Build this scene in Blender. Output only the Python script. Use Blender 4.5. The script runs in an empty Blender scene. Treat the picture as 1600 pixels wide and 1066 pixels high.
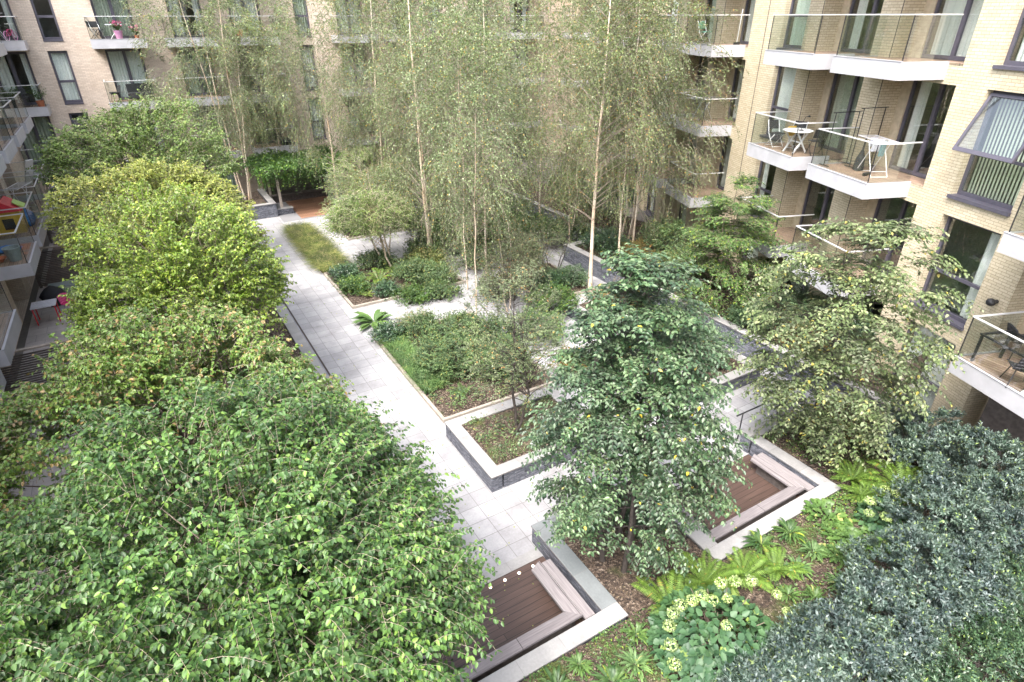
import bpy, math, random
import numpy as np
from mathutils import Matrix, Vector
R_ = math.radians
SC = bpy.context.scene
COL = SC.collection

# ------------------------------------------------------------------ camera, sky, sun, exposure
cam_d = bpy.data.cameras.new('camera'); cam = bpy.data.objects.new('camera', cam_d); COL.objects.link(cam)
cam_d.sensor_width = 36.0; cam_d.lens = 928.4/1600*36.0; cam_d.clip_end = 600
cam.matrix_world = (Matrix.Translation((0, 0, 10.4)) @ Matrix.Rotation(R_(-31), 4, 'Z')
                    @ Matrix.Rotation(R_(90-28.714), 4, 'X') @ Matrix.Rotation(R_(-.118), 4, 'Z'))
SC.camera = cam
W = bpy.data.worlds.new('World'); SC.world = W; W.use_nodes = True
SUN_EL, SUN_AZ = 57, -122          # azimuth clockwise from +Y
nt = W.node_tree; bg = nt.nodes['Background']
sky = nt.nodes.new('ShaderNodeTexSky'); sky.sky_type = 'NISHITA'; sky.sun_disc = False
sky.sun_elevation = R_(SUN_EL); sky.sun_rotation = R_(SUN_AZ); sky.air_density = 1.0; sky.dust_density = 5.0
hs = nt.nodes.new('ShaderNodeHueSaturation'); hs.inputs['Saturation'].default_value = .55; nt.links.new(sky.outputs[0], hs.inputs['Color']); nt.links.new(hs.outputs[0], bg.inputs[0]); bg.inputs[1].default_value = 0.15
sl = bpy.data.lights.new('sun', 'SUN'); sl.energy = 1.5; sl.angle = R_(24); sl.color = (1, .96, .90)
so = bpy.data.objects.new('sun', sl); COL.objects.link(so)
_a = R_(SUN_AZ); _d = Vector((math.sin(_a)*math.cos(R_(SUN_EL)), math.cos(_a)*math.cos(R_(SUN_EL)), math.sin(R_(SUN_EL))))
so.rotation_euler = _d.to_track_quat('Z', 'Y').to_euler(); so.location = (0, 0, 40)
SC.view_settings.view_transform = 'Standard'; SC.view_settings.look = 'None'
SC.view_settings.exposure = 2.1; SC.view_settings.gamma = 1.0
SC.render.engine = 'CYCLES'
SC.cycles.max_bounces = 7; SC.cycles.transparent_max_bounces = 16; SC.cycles.diffuse_bounces = 3
SC.cycles.glossy_bounces = 3; SC.cycles.transmission_bounces = 4; SC.cycles.caustics_reflective = False
SC.cycles.caustics_refractive = False

# ------------------------------------------------------------------ object helpers
def tag(o, label=None, cat=None, group=None, kind=None):
    if label: o['label'] = label
    if cat: o['category'] = cat
    if group: o['group'] = group
    if kind: o['kind'] = kind
    return o
def thing(name, label, cat, loc=(0, 0, 0), group=None, rz=0):
    o = bpy.data.objects.new(name, None); COL.objects.link(o); o.location = loc; o.rotation_euler = (0, 0, rz)
    o.empty_display_size = .2
    return tag(o, label, cat, group)
def mesh_np(name, V, Fs, mats, parent=None, midx=None, smooth=False, uv=None, loc=None):
    """Fs: list of int arrays (n,k)"""
    V = np.asarray(V, dtype=np.float32).reshape(-1, 3)
    me = bpy.data.meshes.new(name)
    Fs = [np.asarray(f, dtype=np.int32) for f in Fs if len(f)]
    lt = np.concatenate([np.full(len(f), f.shape[1], np.int32) for f in Fs])
    lv = np.concatenate([f.reshape(-1) for f in Fs])
    ls = np.concatenate([[0], np.cumsum(lt)[:-1]]).astype(np.int32)
    me.vertices.add(len(V)); me.vertices.foreach_set('co', V.reshape(-1))
    me.loops.add(len(lv)); me.loops.foreach_set('vertex_index', lv)
    me.polygons.add(len(lt)); me.polygons.foreach_set('loop_start', ls)
    try: me.polygons.foreach_set('loop_total', lt)
    except Exception: pass
    for m in (mats if isinstance(mats, (list, tuple)) else [mats]): me.materials.append(m)
    if midx is not None: me.polygons.foreach_set('material_index', np.asarray(midx, np.int32))
    if smooth: me.polygons.foreach_set('use_smooth', np.ones(len(lt), bool))
    if uv is not None:
        l = me.uv_layers.new(name='UVMap'); l.data.foreach_set('uv', np.asarray(uv, np.float32)[lv].reshape(-1))
    me.update(calc_edges=True)
    o = bpy.data.objects.new(name, me); COL.objects.link(o)
    if parent: o.parent = parent
    if loc is not None: o.location = loc
    return o
def children(o): return [c for c in COL.objects if c.parent == o]
def copy_tree(o, parent=None):
    c = o.copy(); COL.objects.link(c); c.parent = parent
    for ch in children(o): copy_tree(ch, c)
    return c

class MB:
    """collects boxes, bars, tubes, lathes into one mesh"""
    def __init__(s, T=None): s.v = []; s.f = []; s.m = []; s.T = T; s.k = 0
    def mat(s, k): s.k = k; return s
    def add(s, vs, fs):
        n = len(s.v); s.v += [tuple(s.T(*p)) if s.T else tuple(p) for p in vs]
        s.f += [tuple(i+n for i in f) for f in fs]; s.m += [s.k]*len(fs); return s
    def box(s, x0, x1, y0, y1, z0, z1):
        vs = [(x, y, z) for z in (z0, z1) for y in (y0, y1) for x in (x0, x1)]
        return s.add(vs, [(0, 2, 3, 1), (4, 5, 7, 6), (0, 1, 5, 4), (2, 6, 7, 3), (0, 4, 6, 2), (1, 3, 7, 5)])
    def obox(s, c, sx, sy, sz, rz=0, rx=0, ry=0):
        m = Matrix.Rotation(rz, 3, 'Z') @ Matrix.Rotation(ry, 3, 'Y') @ Matrix.Rotation(rx, 3, 'X')
        vs = [Vector(c) + m @ Vector((x*sx/2, y*sy/2, z*sz/2)) for z in (-1, 1) for y in (-1, 1) for x in (-1, 1)]
        return s.add([tuple(p) for p in vs], [(0, 2, 3, 1), (4, 5, 7, 6), (0, 1, 5, 4), (2, 6, 7, 3), (0, 4, 6, 2), (1, 3, 7, 5)])
    def tube(s, pts, r, n=6, cap=True):
        pts = [Vector(p) for p in pts]; K = len(pts); rs = r if isinstance(r, (list, tuple)) else [r]*K
        vs = []; prev = None
        for i, p in enumerate(pts):
            t = (pts[min(i+1, K-1)] - pts[max(i-1, 0)]).normalized()
            a = Vector((0, 0, 1)) if abs(t.z) < .9 else Vector((1, 0, 0))
            u = t.cross(a).normalized() if prev is None else (prev - t*prev.dot(t)).normalized()
            prev = u; w = t.cross(u)
            for j in range(n):
                an = 2*math.pi*j/n; vs.append(tuple(p + (u*math.cos(an) + w*math.sin(an))*rs[i]))
        fs = [(i*n+j, i*n+(j+1) % n, (i+1)*n+(j+1) % n, (i+1)*n+j) for i in range(K-1) for j in range(n)]
        if cap: fs += [tuple(range(n))[::-1], tuple((K-1)*n+j for j in range(n))]
        return s.add(vs, fs)
    def lathe(s, prof, c=(0, 0, 0), n=14):
        vs = [(c[0]+r*math.cos(2*math.pi*j/n), c[1]+r*math.sin(2*math.pi*j/n), c[2]+z) for r, z in prof for j in range(n)]
        K = len(prof)
        fs = [(i*n+j, i*n+(j+1) % n, (i+1)*n+(j+1) % n, (i+1)*n+j) for i in range(K-1) for j in range(n)]
        fs += [tuple(range(n))[::-1], tuple((K-1)*n+j for j in range(n))]
        return s.add(vs, fs)
    def quad(s, a, b, c, d): return s.add([a, b, c, d], [(0, 1, 2, 3)])
    def build(s, name, mats, parent=None, loc=None, smooth=False, bevel=0):
        me = bpy.data.meshes.new(name); me.from_pydata(s.v, [], s.f)
        for m in (mats if isinstance(mats, (list, tuple)) else [mats]): me.materials.append(m)
        me.polygons.foreach_set('material_index', s.m)
        if smooth: me.polygons.foreach_set('use_smooth', [True]*len(s.f))
        me.update()
        o = bpy.data.objects.new(name, me); COL.objects.link(o)
        if parent: o.parent = parent
        if loc is not None: o.location = loc
        if bevel:
            b = o.modifiers.new('bevel', 'BEVEL'); b.width = bevel; b.segments = 2; b.limit_method = 'ANGLE'
        return o

# ------------------------------------------------------------------ materials
def mat(name):
    m = bpy.data.materials.new(name); m.use_nodes = True; t = m.node_tree
    return m, t, t.nodes['Principled BSDF']
def N(t, ty, **kw):
    n = t.nodes.new(ty)
    for k, v in kw.items():
        if k.startswith('i_'):
            key = k[2:]; key = int(key) if key.isdigit() else key.replace('_', ' ')
            n.inputs[key].default_value = v
        else: setattr(n, k, v)
    return n
def L(t, a, b): t.links.new(a, b)
def ramp(t, fac, stops):
    r = t.nodes.new('ShaderNodeValToRGB'); e = r.color_ramp.elements
    while len(e) < len(stops): e.new(.5)
    for i, (p, c) in enumerate(stops): e[i].position = p; e[i].color = (*c, 1)
    L(t, fac, r.inputs[0]); return r.outputs[0]
def mixc(t, fac, a, b, mode='MIX'):
    m = t.nodes.new('ShaderNodeMix'); m.data_type = 'RGBA'; m.blend_type = mode
    for s_, v in ((0, fac), (6, a), (7, b)):
        if isinstance(v, (int, float)): m.inputs[s_].default_value = v
        elif isinstance(v, tuple): m.inputs[s_].default_value = (*v, 1)
        else: L(t, v, m.inputs[s_])
    return m.outputs[2]
def plain(name, c, rough=.6, metal=0, noise=.12, scale=9, bump=0, spec=.5):
    m, t, p = mat(name); p.inputs['Roughness'].default_value = rough; p.inputs['Metallic'].default_value = metal
    p.inputs['Specular IOR Level'].default_value = spec
    tc = N(t, 'ShaderNodeTexCoord'); n = N(t, 'ShaderNodeTexNoise', i_Scale=scale, i_Detail=5)
    L(t, tc.outputs['Object'], n.inputs['Vector'])
    lo = tuple(x*(1-noise) for x in c); hi = tuple(min(1, x*(1+noise)) for x in c)
    L(t, ramp(t, n.outputs['Fac'], [(.3, lo), (.7, hi)]), p.inputs['Base Color'])
    if bump:
        b = N(t, 'ShaderNodeBump', i_Strength=bump, i_Distance=.02); L(t, n.outputs['Fac'], b.inputs['Height']); L(t, b.outputs[0], p.inputs['Normal'])
    return m
def brick(name, c1, c2, mort, soot=(.9, .86, .82)):
    m, t, p = mat(name); p.inputs['Roughness'].default_value = .85
    uv = N(t, 'ShaderNodeUVMap')
    b = N(t, 'ShaderNodeTexBrick', i_Scale=1.0, i_Mortar_Size=.0065, i_Mortar_Smooth=.3, i_Bias=.0, i_Brick_Width=.225, i_Row_Height=.075)
    b.inputs['Color1'].default_value = (*c1, 1); b.inputs['Color2'].default_value = (*c2, 1); b.inputs['Mortar'].default_value = (*mort, 1)
    L(t, uv.outputs[0], b.inputs['Vector'])
    n = N(t, 'ShaderNodeTexNoise', i_Scale=.55, i_Detail=6, i_Roughness=.6); L(t, uv.outputs[0], n.inputs['Vector'])
    n2 = N(t, 'ShaderNodeTexNoise', i_Scale=30, i_Detail=3); L(t, uv.outputs[0], n2.inputs['Vector'])
    c = mixc(t, ramp(t, n.outputs['Fac'], [(.35, (0, 0, 0)), (.75, (1, 1, 1))]), b.outputs['Color'], soot, 'MULTIPLY')
    c = mixc(t, .35, c, ramp(t, n2.outputs['Fac'], [(.3, (.6, .6, .6)), (.7, (1.2, 1.2, 1.2))]), 'MULTIPLY')
    L(t, c, p.inputs['Base Color'])
    bp = N(t, 'ShaderNodeBump', i_Strength=.5, i_Distance=.006); inv = N(t, 'ShaderNodeMath', operation='SUBTRACT'); inv.inputs[0].default_value = 1
    L(t, b.outputs['Fac'], inv.inputs[1]); L(t, inv.outputs[0], bp.inputs['Height']); L(t, bp.outputs[0], p.inputs['Normal'])
    return m
def slabs(name, w, h, c1, c2, mort=(.20, .19, .19), ms=.006, rot=0, rough=.65, off=.5):
    m, t, p = mat(name); p.inputs['Roughness'].default_value = rough
    tc = N(t, 'ShaderNodeTexCoord'); mp = N(t, 'ShaderNodeMapping'); mp.inputs['Rotation'].default_value = (0, 0, rot)
    L(t, tc.outputs['Object'], mp.inputs['Vector'])
    b = N(t, 'ShaderNodeTexBrick', i_Scale=1.0, i_Mortar_Size=ms, i_Mortar_Smooth=.2, i_Brick_Width=w, i_Row_Height=h, offset=off)
    b.inputs['Color1'].default_value = (*c1, 1); b.inputs['Color2'].default_value = (*c2, 1); b.inputs['Mortar'].default_value = (*mort, 1)
    L(t, mp.outputs[0], b.inputs['Vector'])
    n = N(t, 'ShaderNodeTexNoise', i_Scale=1.3, i_Detail=8, i_Roughness=.65); L(t, tc.outputs['Object'], n.inputs['Vector'])
    n2 = N(t, 'ShaderNodeTexNoise', i_Scale=22, i_Detail=4); L(t, tc.outputs['Object'], n2.inputs['Vector'])
    c = mixc(t, .8, b.outputs['Color'], ramp(t, n.outputs['Fac'], [(.30, (.60, .59, .60)), (.48, (.86, .86, .87)), (.62, (1, 1, 1))]), 'MULTIPLY')
    c = mixc(t, .5, c, ramp(t, n2.outputs['Fac'], [(.3, (.8, .8, .8)), (.7, (1.08, 1.08, 1.08))]), 'MULTIPLY')
    L(t, c, p.inputs['Base Color'])
    bp = N(t, 'ShaderNodeBump', i_Strength=.25, i_Distance=.004); L(t, n2.outputs['Fac'], bp.inputs['Height']); L(t, bp.outputs[0], p.inputs['Normal'])
    return m
def boards(name, c1, c2, w=.14, along='X', rough=.6, gap=(.02, .015, .012), ms=.006):
    m, t, p = mat(name); p.inputs['Roughness'].default_value = rough
    tc = N(t, 'ShaderNodeTexCoord'); mp = N(t, 'ShaderNodeMapping')
    mp.inputs['Rotation'].default_value = (0, 0, 0 if along == 'X' else R_(90))
    L(t, tc.outputs['Object'], mp.inputs['Vector'])
    b = N(t, 'ShaderNodeTexBrick', i_Scale=1.0, i_Mortar_Size=ms, i_Mortar_Smooth=.1, i_Brick_Width=3.4, i_Row_Height=w)
    b.inputs['Color1'].default_value = (*c1, 1); b.inputs['Color2'].default_value = (*c2, 1); b.inputs['Mortar'].default_value = (*gap, 1)
    L(t, mp.outputs[0], b.inputs['Vector'])
    m2 = N(t, 'ShaderNodeMapping'); m2.inputs['Scale'].default_value = (1.2, 26, 26); L(t, mp.outputs[0], m2.inputs['Vector'])
    n = N(t, 'ShaderNodeTexNoise', i_Scale=1.5, i_Detail=6, i_Distortion=.4); L(t, m2.outputs[0], n.inputs['Vector'])
    c = mixc(t, .75, b.outputs['Color'], ramp(t, n.outputs['Fac'], [(.3, (.55, .55, .55)), (.7, (1.15, 1.15, 1.15))]), 'MULTIPLY')
    L(t, c, p.inputs['Base Color']); return m
def slate(name):
    m, t, p = mat(name); p.inputs['Roughness'].default_value = .55
    tc = N(t, 'ShaderNodeTexCoord'); sx = N(t, 'ShaderNodeSeparateXYZ'); L(t, tc.outputs['Object'], sx.inputs[0])
    ad = N(t, 'ShaderNodeMath', operation='ADD'); L(t, sx.outputs[0], ad.inputs[0]); L(t, sx.outputs[1], ad.inputs[1])
    cb = N(t, 'ShaderNodeCombineXYZ'); L(t, ad.outputs[0], cb.inputs[0]); L(t, sx.outputs[2], cb.inputs[1])
    nz = N(t, 'ShaderNodeTexNoise', i_Scale=4, i_Detail=3); L(t, cb.outputs[0], nz.inputs['Vector'])
    dv = N(t, 'ShaderNodeVectorMath', operation='SCALE'); dv.inputs['Scale'].default_value = .03; L(t, nz.outputs['Color'], dv.inputs[0])
    av = N(t, 'ShaderNodeVectorMath', operation='ADD'); L(t, cb.outputs[0], av.inputs[0]); L(t, dv.outputs[0], av.inputs[1])
    b = N(t, 'ShaderNodeTexBrick', i_Scale=1.0, i_Mortar_Size=.004, i_Mortar_Smooth=.2, i_Brick_Width=.26, i_Row_Height=.035, offset=.37, squash=.6)
    b.inputs['Color1'].default_value = (.20, .21, .24, 1); b.inputs['Color2'].default_value = (.06, .066, .083, 1); b.inputs['Mortar'].default_value = (.03, .03, .035, 1)
    L(t, av.outputs[0], b.inputs['Vector'])
    n2 = N(t, 'ShaderNodeTexNoise', i_Scale=9, i_Detail=6); mp = N(t, 'ShaderNodeMapping'); mp.inputs['Scale'].default_value = (1, 4, 1)
    L(t, cb.outputs[0], mp.inputs['Vector']); L(t, mp.outputs[0], n2.inputs['Vector'])
    c = mixc(t, .8, b.outputs['Color'], ramp(t, n2.outputs['Fac'], [(.35, (.4, .4, .45)), (.68, (1.6, 1.6, 1.65))]), 'MULTIPLY')
    L(t, c, p.inputs['Base Color'])
    bp = N(t, 'ShaderNodeBump', i_Strength=1, i_Distance=.03); L(t, n2.outputs['Fac'], bp.inputs['Height']); L(t, bp.outputs[0], p.inputs['Normal'])
    return m
def soil(name, green=.35):
    m, t, p = mat(name); p.inputs['Roughness'].default_value = .95
    tc = N(t, 'ShaderNodeTexCoord')
    v = N(t, 'ShaderNodeTexVoronoi', i_Scale=26, feature='F1'); L(t, tc.outputs['Object'], v.inputs['Vector'])
    n = N(t, 'ShaderNodeTexNoise', i_Scale=1.1, i_Detail=5); L(t, tc.outputs['Object'], n.inputs['Vector'])
    sv = N(t, 'ShaderNodeSeparateColor'); L(t, v.outputs['Color'], sv.inputs[0])
    bark = ramp(t, sv.outputs[0], [(0, (.022, .015, .012)), (.5, (.062, .042, .030)), (.8, (.11, .078, .058)), (1, (.24, .19, .15))])
    n3 = N(t, 'ShaderNodeTexNoise', i_Scale=40, i_Detail=3); L(t, tc.outputs['Object'], n3.inputs['Vector'])
    moss = ramp(t, n3.outputs['Fac'], [(.3, (.035, .05, .014)), (.7, (.10, .12, .03))])
    f = ramp(t, n.outputs['Fac'], [(.60-.2*green, (0, 0, 0)), (.72-.2*green, (1, 1, 1))])
    L(t, mixc(t, f, bark, moss), p.inputs['Base Color'])
    bp = N(t, 'ShaderNodeBump', i_Strength=1, i_Distance=.03); L(t, v.outputs['Distance'], bp.inputs['Height']); L(t, bp.outputs[0], p.inputs['Normal'])
    return m
def leafm(name, cols, accent=None, acc=.02, rough=.42, trans=.22, spec=.5, var=.3, nscale=1.2):
    """leaf colour varies from leaf to leaf (random per island) and slowly through the plant"""
    m, t, p = mat(name)
    g = N(t, 'ShaderNodeNewGeometry')
    k = len(cols); st = [((i+.5)/k*(1-acc), c) for i, c in enumerate(cols)]
    if accent: st += [(1-acc*.99, cols[-1]), (min(1, 1-acc*.9), accent)]
    c = ramp(t, g.outputs['Random Per Island'], st)
    tc = N(t, 'ShaderNodeTexCoord'); n = N(t, 'ShaderNodeTexNoise', i_Scale=nscale, i_Detail=2); L(t, tc.outputs['Object'], n.inputs['Vector'])
    lo = 1-var; hi = 1+var
    c = mixc(t, 1.0, c, ramp(t, n.outputs['Fac'], [(.35, (lo, lo, lo*1.1)), (.65, (hi, hi, hi*.85))]), 'MULTIPLY')
    L(t, c, p.inputs['Base Color']); p.inputs['Roughness'].default_value = rough; p.inputs['Specular IOR Level'].default_value = spec
    tr = N(t, 'ShaderNodeBsdfTranslucent'); L(t, mixc(t, 1.0, c, (1.6, 1.7, .8), 'MULTIPLY'), tr.inputs['Color'])
    mx = N(t, 'ShaderNodeMixShader'); mx.inputs[0].default_value = trans*.7
    out = t.nodes['Material Output']; L(t, p.outputs[0], mx.inputs[1]); L(t, tr.outputs[0], mx.inputs[2]); L(t, mx.outputs[0], out.inputs[0])
    return m
def glassm(name, tint, refl, rough=.0):
    m = bpy.data.materials.new(name); m.use_nodes = True; t = m.node_tree; t.nodes.remove(t.nodes['Principled BSDF'])
    tr = N(t, 'ShaderNodeBsdfTransparent'); tr.inputs[0].default_value = (*tint, 1)
    gl = N(t, 'ShaderNodeBsdfGlossy'); gl.inputs['Roughness'].default_value = rough
    lw = N(t, 'ShaderNodeLayerWeight', i_Blend=.35)
    mm = N(t, 'ShaderNodeMath', operation='MULTIPLY_ADD'); mm.inputs[1].default_value = .28; mm.inputs[2].default_value = refl
    L(t, lw.outputs['Fresnel'], mm.inputs[0]); mx = N(t, 'ShaderNodeMixShader'); L(t, mm.outputs[0], mx.inputs[0])
    L(t, tr.outputs[0], mx.inputs[1]); L(t, gl.outputs[0], mx.inputs[2]); L(t, mx.outputs[0], t.nodes['Material Output'].inputs[0])
    return m
def emis(name, c, s):
    m, t, p = mat(name); p.inputs['Emission Color'].default_value = (*c, 1); p.inputs['Emission Strength'].default_value = s
    p.inputs['Base Color'].default_value = (*c, 1); return m
def bark_birch(name):
    m, t, p = mat(name); p.inputs['Roughness'].default_value = .7
    tc = N(t, 'ShaderNodeTexCoord'); mp = N(t, 'ShaderNodeMapping'); mp.inputs['Scale'].default_value = (3, 3, 14); L(t, tc.outputs['Object'], mp.inputs['Vector'])
    n = N(t, 'ShaderNodeTexNoise', i_Scale=1.4, i_Detail=6, i_Roughness=.7); L(t, mp.outputs[0], n.inputs['Vector'])
    n2 = N(t, 'ShaderNodeTexNoise', i_Scale=.7, i_Detail=2); L(t, tc.outputs['Object'], n2.inputs['Vector'])
    base = ramp(t, n2.outputs['Fac'], [(.35, (.62, .55, .46)), (.65, (.46, .33, .22))])
    f = ramp(t, n.outputs['Fac'], [(.36, (0, 0, 0)), (.43, (1, 1, 1))])
    L(t, mixc(t, f, (.10, .075, .06), base), p.inputs['Base Color']); return m

M = {}
M['brick_r'] = brick('cream_brick', (.52, .45, .32), (.62, .55, .41), (.29, .25, .18))
M['brick_f'] = brick('buff_brick', (.58, .48, .40), (.70, .60, .51), (.40, .34, .29))
M['frame'] = plain('dark_window_frame', (.085, .08, .105), .4)
M['fascia'] = plain('pale_metal_panel', (.41, .41, .44), .4, 0, .10, 2.5)
M['soffit'] = plain('soffit_panel', (.30, .29, .29), .6)
M['rail'] = plain('brushed_rail', (.70, .70, .72), .3, .3, .03)
M['deck_b'] = boards('balcony_boards', (.30, .20, .15), (.38, .27, .20), .12, 'Y')
M['glass_b'] = glassm('balcony_glass', (.965, .985, .975), .015)
M['glass_w'] = glassm('window_glass', (.97, .99, .98), .03)
M['curt_g'] = plain('pale_curtain', (.72, .80, .72), .9, 0, .05)
M['curt_w'] = plain('white_curtain', (.85, .87, .85), .9, 0, .05)
M['curt_d'] = plain('drawn_curtain', (.45, .50, .42), .9, 0, .15)
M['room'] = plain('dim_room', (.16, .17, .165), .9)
M['joint'] = plain('dark_joint', (.06, .045, .04), .8)
M['pave'] = slabs('pale_granite_slabs', .48, .48, (.32, .315, .325), (.41, .405, .415), ms=.008, rot=R_(90), off=0)
M['pave2'] = slabs('grey_slabs', .6, .45, (.24, .24, .265), (.31, .31, .33), rot=R_(0))
M['pave3'] = slabs('patio_slabs', .6, .6, (.44, .40, .39), (.52, .48, .46))
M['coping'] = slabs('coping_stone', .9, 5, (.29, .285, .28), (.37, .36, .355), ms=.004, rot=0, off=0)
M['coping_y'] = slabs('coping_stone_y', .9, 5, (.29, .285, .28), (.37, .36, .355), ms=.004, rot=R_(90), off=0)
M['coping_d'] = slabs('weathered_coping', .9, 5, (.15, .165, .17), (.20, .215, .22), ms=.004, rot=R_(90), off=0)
M['kerb'] = plain('sandstone_kerb', (.30, .265, .225), .85, 0, .2, 6)
M['slate'] = slate('split_slate')
M['soil'] = soil('bark_mulch', .1); M['soilg'] = soil('mossy_mulch', .5)
M['deck'] = boards('brown_deck', (.075, .047, .038), (.105, .066, .053), .145, 'X', .5)
M['bench'] = boards('weathered_bench', (.185, .165, .17), (.25, .225, .23), .6, 'X', .7)
M['bench_y'] = boards('weathered_bench_y', (.185, .165, .17), (.25, .225, .23), .6, 'Y', .7)
M['fence'] = boards('old_timber', (.17, .125, .10), (.25, .19, .155), .13, 'X', .8)
M['dkwood'] = plain('dark_timber', (.10, .085, .08), .8, 0, .3)
M['lightwood'] = plain('pale_timber', (.36, .31, .27), .8, 0, .2)
M['ground'] = plain('ground_earth', (.12, .11, .10), .95)
M['asph'] = plain('grey_asphalt', (.20, .20, .21), .9, 0, .1, 30)
M['bark'] = plain('brown_bark', (.14, .11, .085), .85, 0, .3, 12, .6)
M['bark_d'] = plain('dark_bark', (.055, .045, .04), .85, 0, .3, 12, .6)
M['twig'] = plain('pale_twig', (.30, .25, .19), .8, 0, .2)
M['twigb'] = plain('birch_twig', (.22, .18, .145), .8, 0, .3); M['birch'] = bark_birch('birch_bark')
M['white'] = plain('white_paint', (.78, .78, .80), .4, 0, .03)
M['black'] = plain('black_metal', (.025, .025, .028), .45)
M['blackf'] = plain('black_fabric', (.03, .03, .035), .8)
M['grey'] = plain('grey_plastic', (.25, .29, .29), .5)
M['terra'] = plain('terracotta', (.50, .16, .08), .8)
M['pink'] = plain('pink_plastic', (.62, .07, .22), .4)
M['lilac'] = plain('lilac_plastic', (.62, .30, .52), .5)
M['red'] = plain('red_plastic', (.62, .04, .06), .4)
M['yellow'] = plain('yellow_plastic', (.72, .46, .06), .45)
M['lime'] = plain('lime_plastic', (.42, .62, .15), .45)
M['blue'] = plain('blue_plastic', (.05, .19, .50), .45, 0, .3, 14, .6)
M['teal'] = plain('teal_cloth', (.10, .20, .22), .9)
M['green'] = plain('green_plastic', (.08, .28, .20), .5)
M['cloth'] = plain('pale_cloth', (.66, .66, .74), .9, 0, .15, 20)
M['steel'] = plain('steel', (.5, .52, .55), .3, .8)
M['orange'] = plain('rust_soil', (.36, .13, .07), .95, 0, .5, 22)
M['flower'] = plain('flower_pink', (.62, .10, .26), .8)
M['spot'] = emis('warm_deck_light', (1, .80, .52), 3.0)
M['litter'] = leafm('dry_litter', [(.11, .08, .06), (.18, .14, .105), (.06, .042, .032)], (.32, .27, .20), .08, .9, .1, .2, .1)
M['orange_deck'] = boards('reddish_boards', (.22, .115, .07), (.30, .165, .105), .14, 'X', .6)
# leaf colours, one per species / individual tree
M['l_near'] = leafm('leaf_near_tree', [(.034, .078, .024), (.056, .12, .032), (.09, .17, .045)], (.14, .23, .05), .12, .46, .24, .42, .28, 1.0)
M['l_olive'] = leafm('leaf_olive_tree', [(.075, .145, .03), (.11, .19, .036), (.15, .205, .05)], (.24, .17, .07), .12, .42, .25, .45, .22)
M['l_lime'] = leafm('leaf_lime_tree', [(0.103, 0.172, 0.030), (0.155, 0.241, 0.039), (0.215, 0.292, 0.052)], (.30, .36, .06), .12, .45, .28, .45, .25)
M['l_yell'] = leafm('leaf_yellow_tree', [(0.146, 0.189, 0.043), (0.206, 0.249, 0.056), (0.258, 0.284, 0.077)], (.34, .33, .08), .12, .5, .28, .4, .2)
M['l_mid'] = leafm('leaf_mid_tree', [(0.070, 0.122, 0.035), (0.099, 0.163, 0.040), (0.139, 0.209, 0.052)], (.20, .25, .07), .08, .5, .22, .4, .25)
M['l_dark'] = leafm('leaf_blue_green', [(.026, .058, .028), (.044, .088, .040), (.078, .128, .062), (.12, .172, .10)], (.42, .34, .05), .006, .42, .15, .5, .3)
M['l_pale'] = leafm('leaf_pale_tree', [(.085, .12, .055), (.13, .165, .08), (.06, .095, .04), (.20, .225, .13)], (.34, .30, .08), .02, .5, .22, .35, .3)
M['l_green'] = leafm('leaf_fresh_green', [(.04, .09, .028), (.065, .125, .036), (.10, .165, .05)], (.24, .30, .05), .06, .45, .25, .4, .3)
M['l_birch'] = leafm('leaf_birch', [(.07, .12, .045), (.11, .165, .065), (.17, .23, .105), (.26, .32, .18)], (.38, .27, .06), .04, .4, .28, .5, .2, .6)
M['l_birch2'] = leafm('leaf_birch_turning', [(.08, .125, .045), (.125, .17, .065), (.19, .23, .10)], (.34, .20, .07), .06, .4, .28, .5, .25, .5)
M['l_small'] = leafm('leaf_small_tree', [(0.124, 0.155, 0.088), (0.186, 0.217, 0.124), (0.083, 0.119, 0.052)], (.35, .20, .08), .04, .45, .25, .5, .2)
M['l_holly'] = leafm('leaf_hedge', [(.032, .058, .046), (.054, .088, .072), (.088, .128, .108), (.14, .185, .17)], (.20, .27, .10), .05, .42, .08, .42, .3)
M['l_hedge2'] = leafm('leaf_low_hedge', [(.03, .065, .035), (.05, .10, .05), (.075, .13, .07)], (.2, .28, .08), .04, .35, .1, .6, .25)
M['l_climb'] = leafm('leaf_climber', [(.05, .105, .025), (.075, .15, .035), (.035, .08, .02)], (.22, .33, .06), .08, .45, .25, .4, .3)
M['l_shrub'] = leafm('leaf_shrub', [(0.048, 0.090, 0.036), (0.078, 0.138, 0.054), (0.144, 0.199, 0.090)], (.26, .24, .07), .05, .5, .15, .4, .3)
M['l_grass'] = leafm('leaf_grass', [(.065, .105, .028), (.11, .15, .042), (.18, .19, .08)], (.42, .36, .18), .15, .6, .2, .3, .3)
M['l_grass2'] = leafm('leaf_sedge', [(.06, .12, .04), (.10, .17, .06), (.13, .21, .08)], (.3, .3, .12), .04, .55, .2, .3, .25)
M['l_fern'] = leafm('leaf_fern', [(.11, .19, .035), (.155, .25, .045), (.08, .15, .025)], (.26, .22, .05), .03, .55, .3, .3, .2)
M['l_hosta'] = leafm('leaf_broad', [(.08, .15, .04), (.115, .19, .055), (.055, .11, .03)], (.28, .3, .1), .05, .45, .2, .4, .2)
M['l_hyd'] = leafm('leaf_hydrangea', [(.045, .10, .045), (.07, .14, .06), (.032, .078, .036)], (.2, .28, .07), .04, .5, .15, .4, .15)
M['l_head'] = leafm('hydrangea_head', [(.30, .40, .14), (.38, .47, .20), (.23, .33, .10)], (.6, .62, .42), .15, .7, .25, .3, .12)
M['l_rust'] = leafm('leaf_rust', [(.14, .11, .04), (.17, .17, .05), (.20, .15, .06)], (.34, .16, .05), .12, .6, .2, .3, .2)

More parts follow.
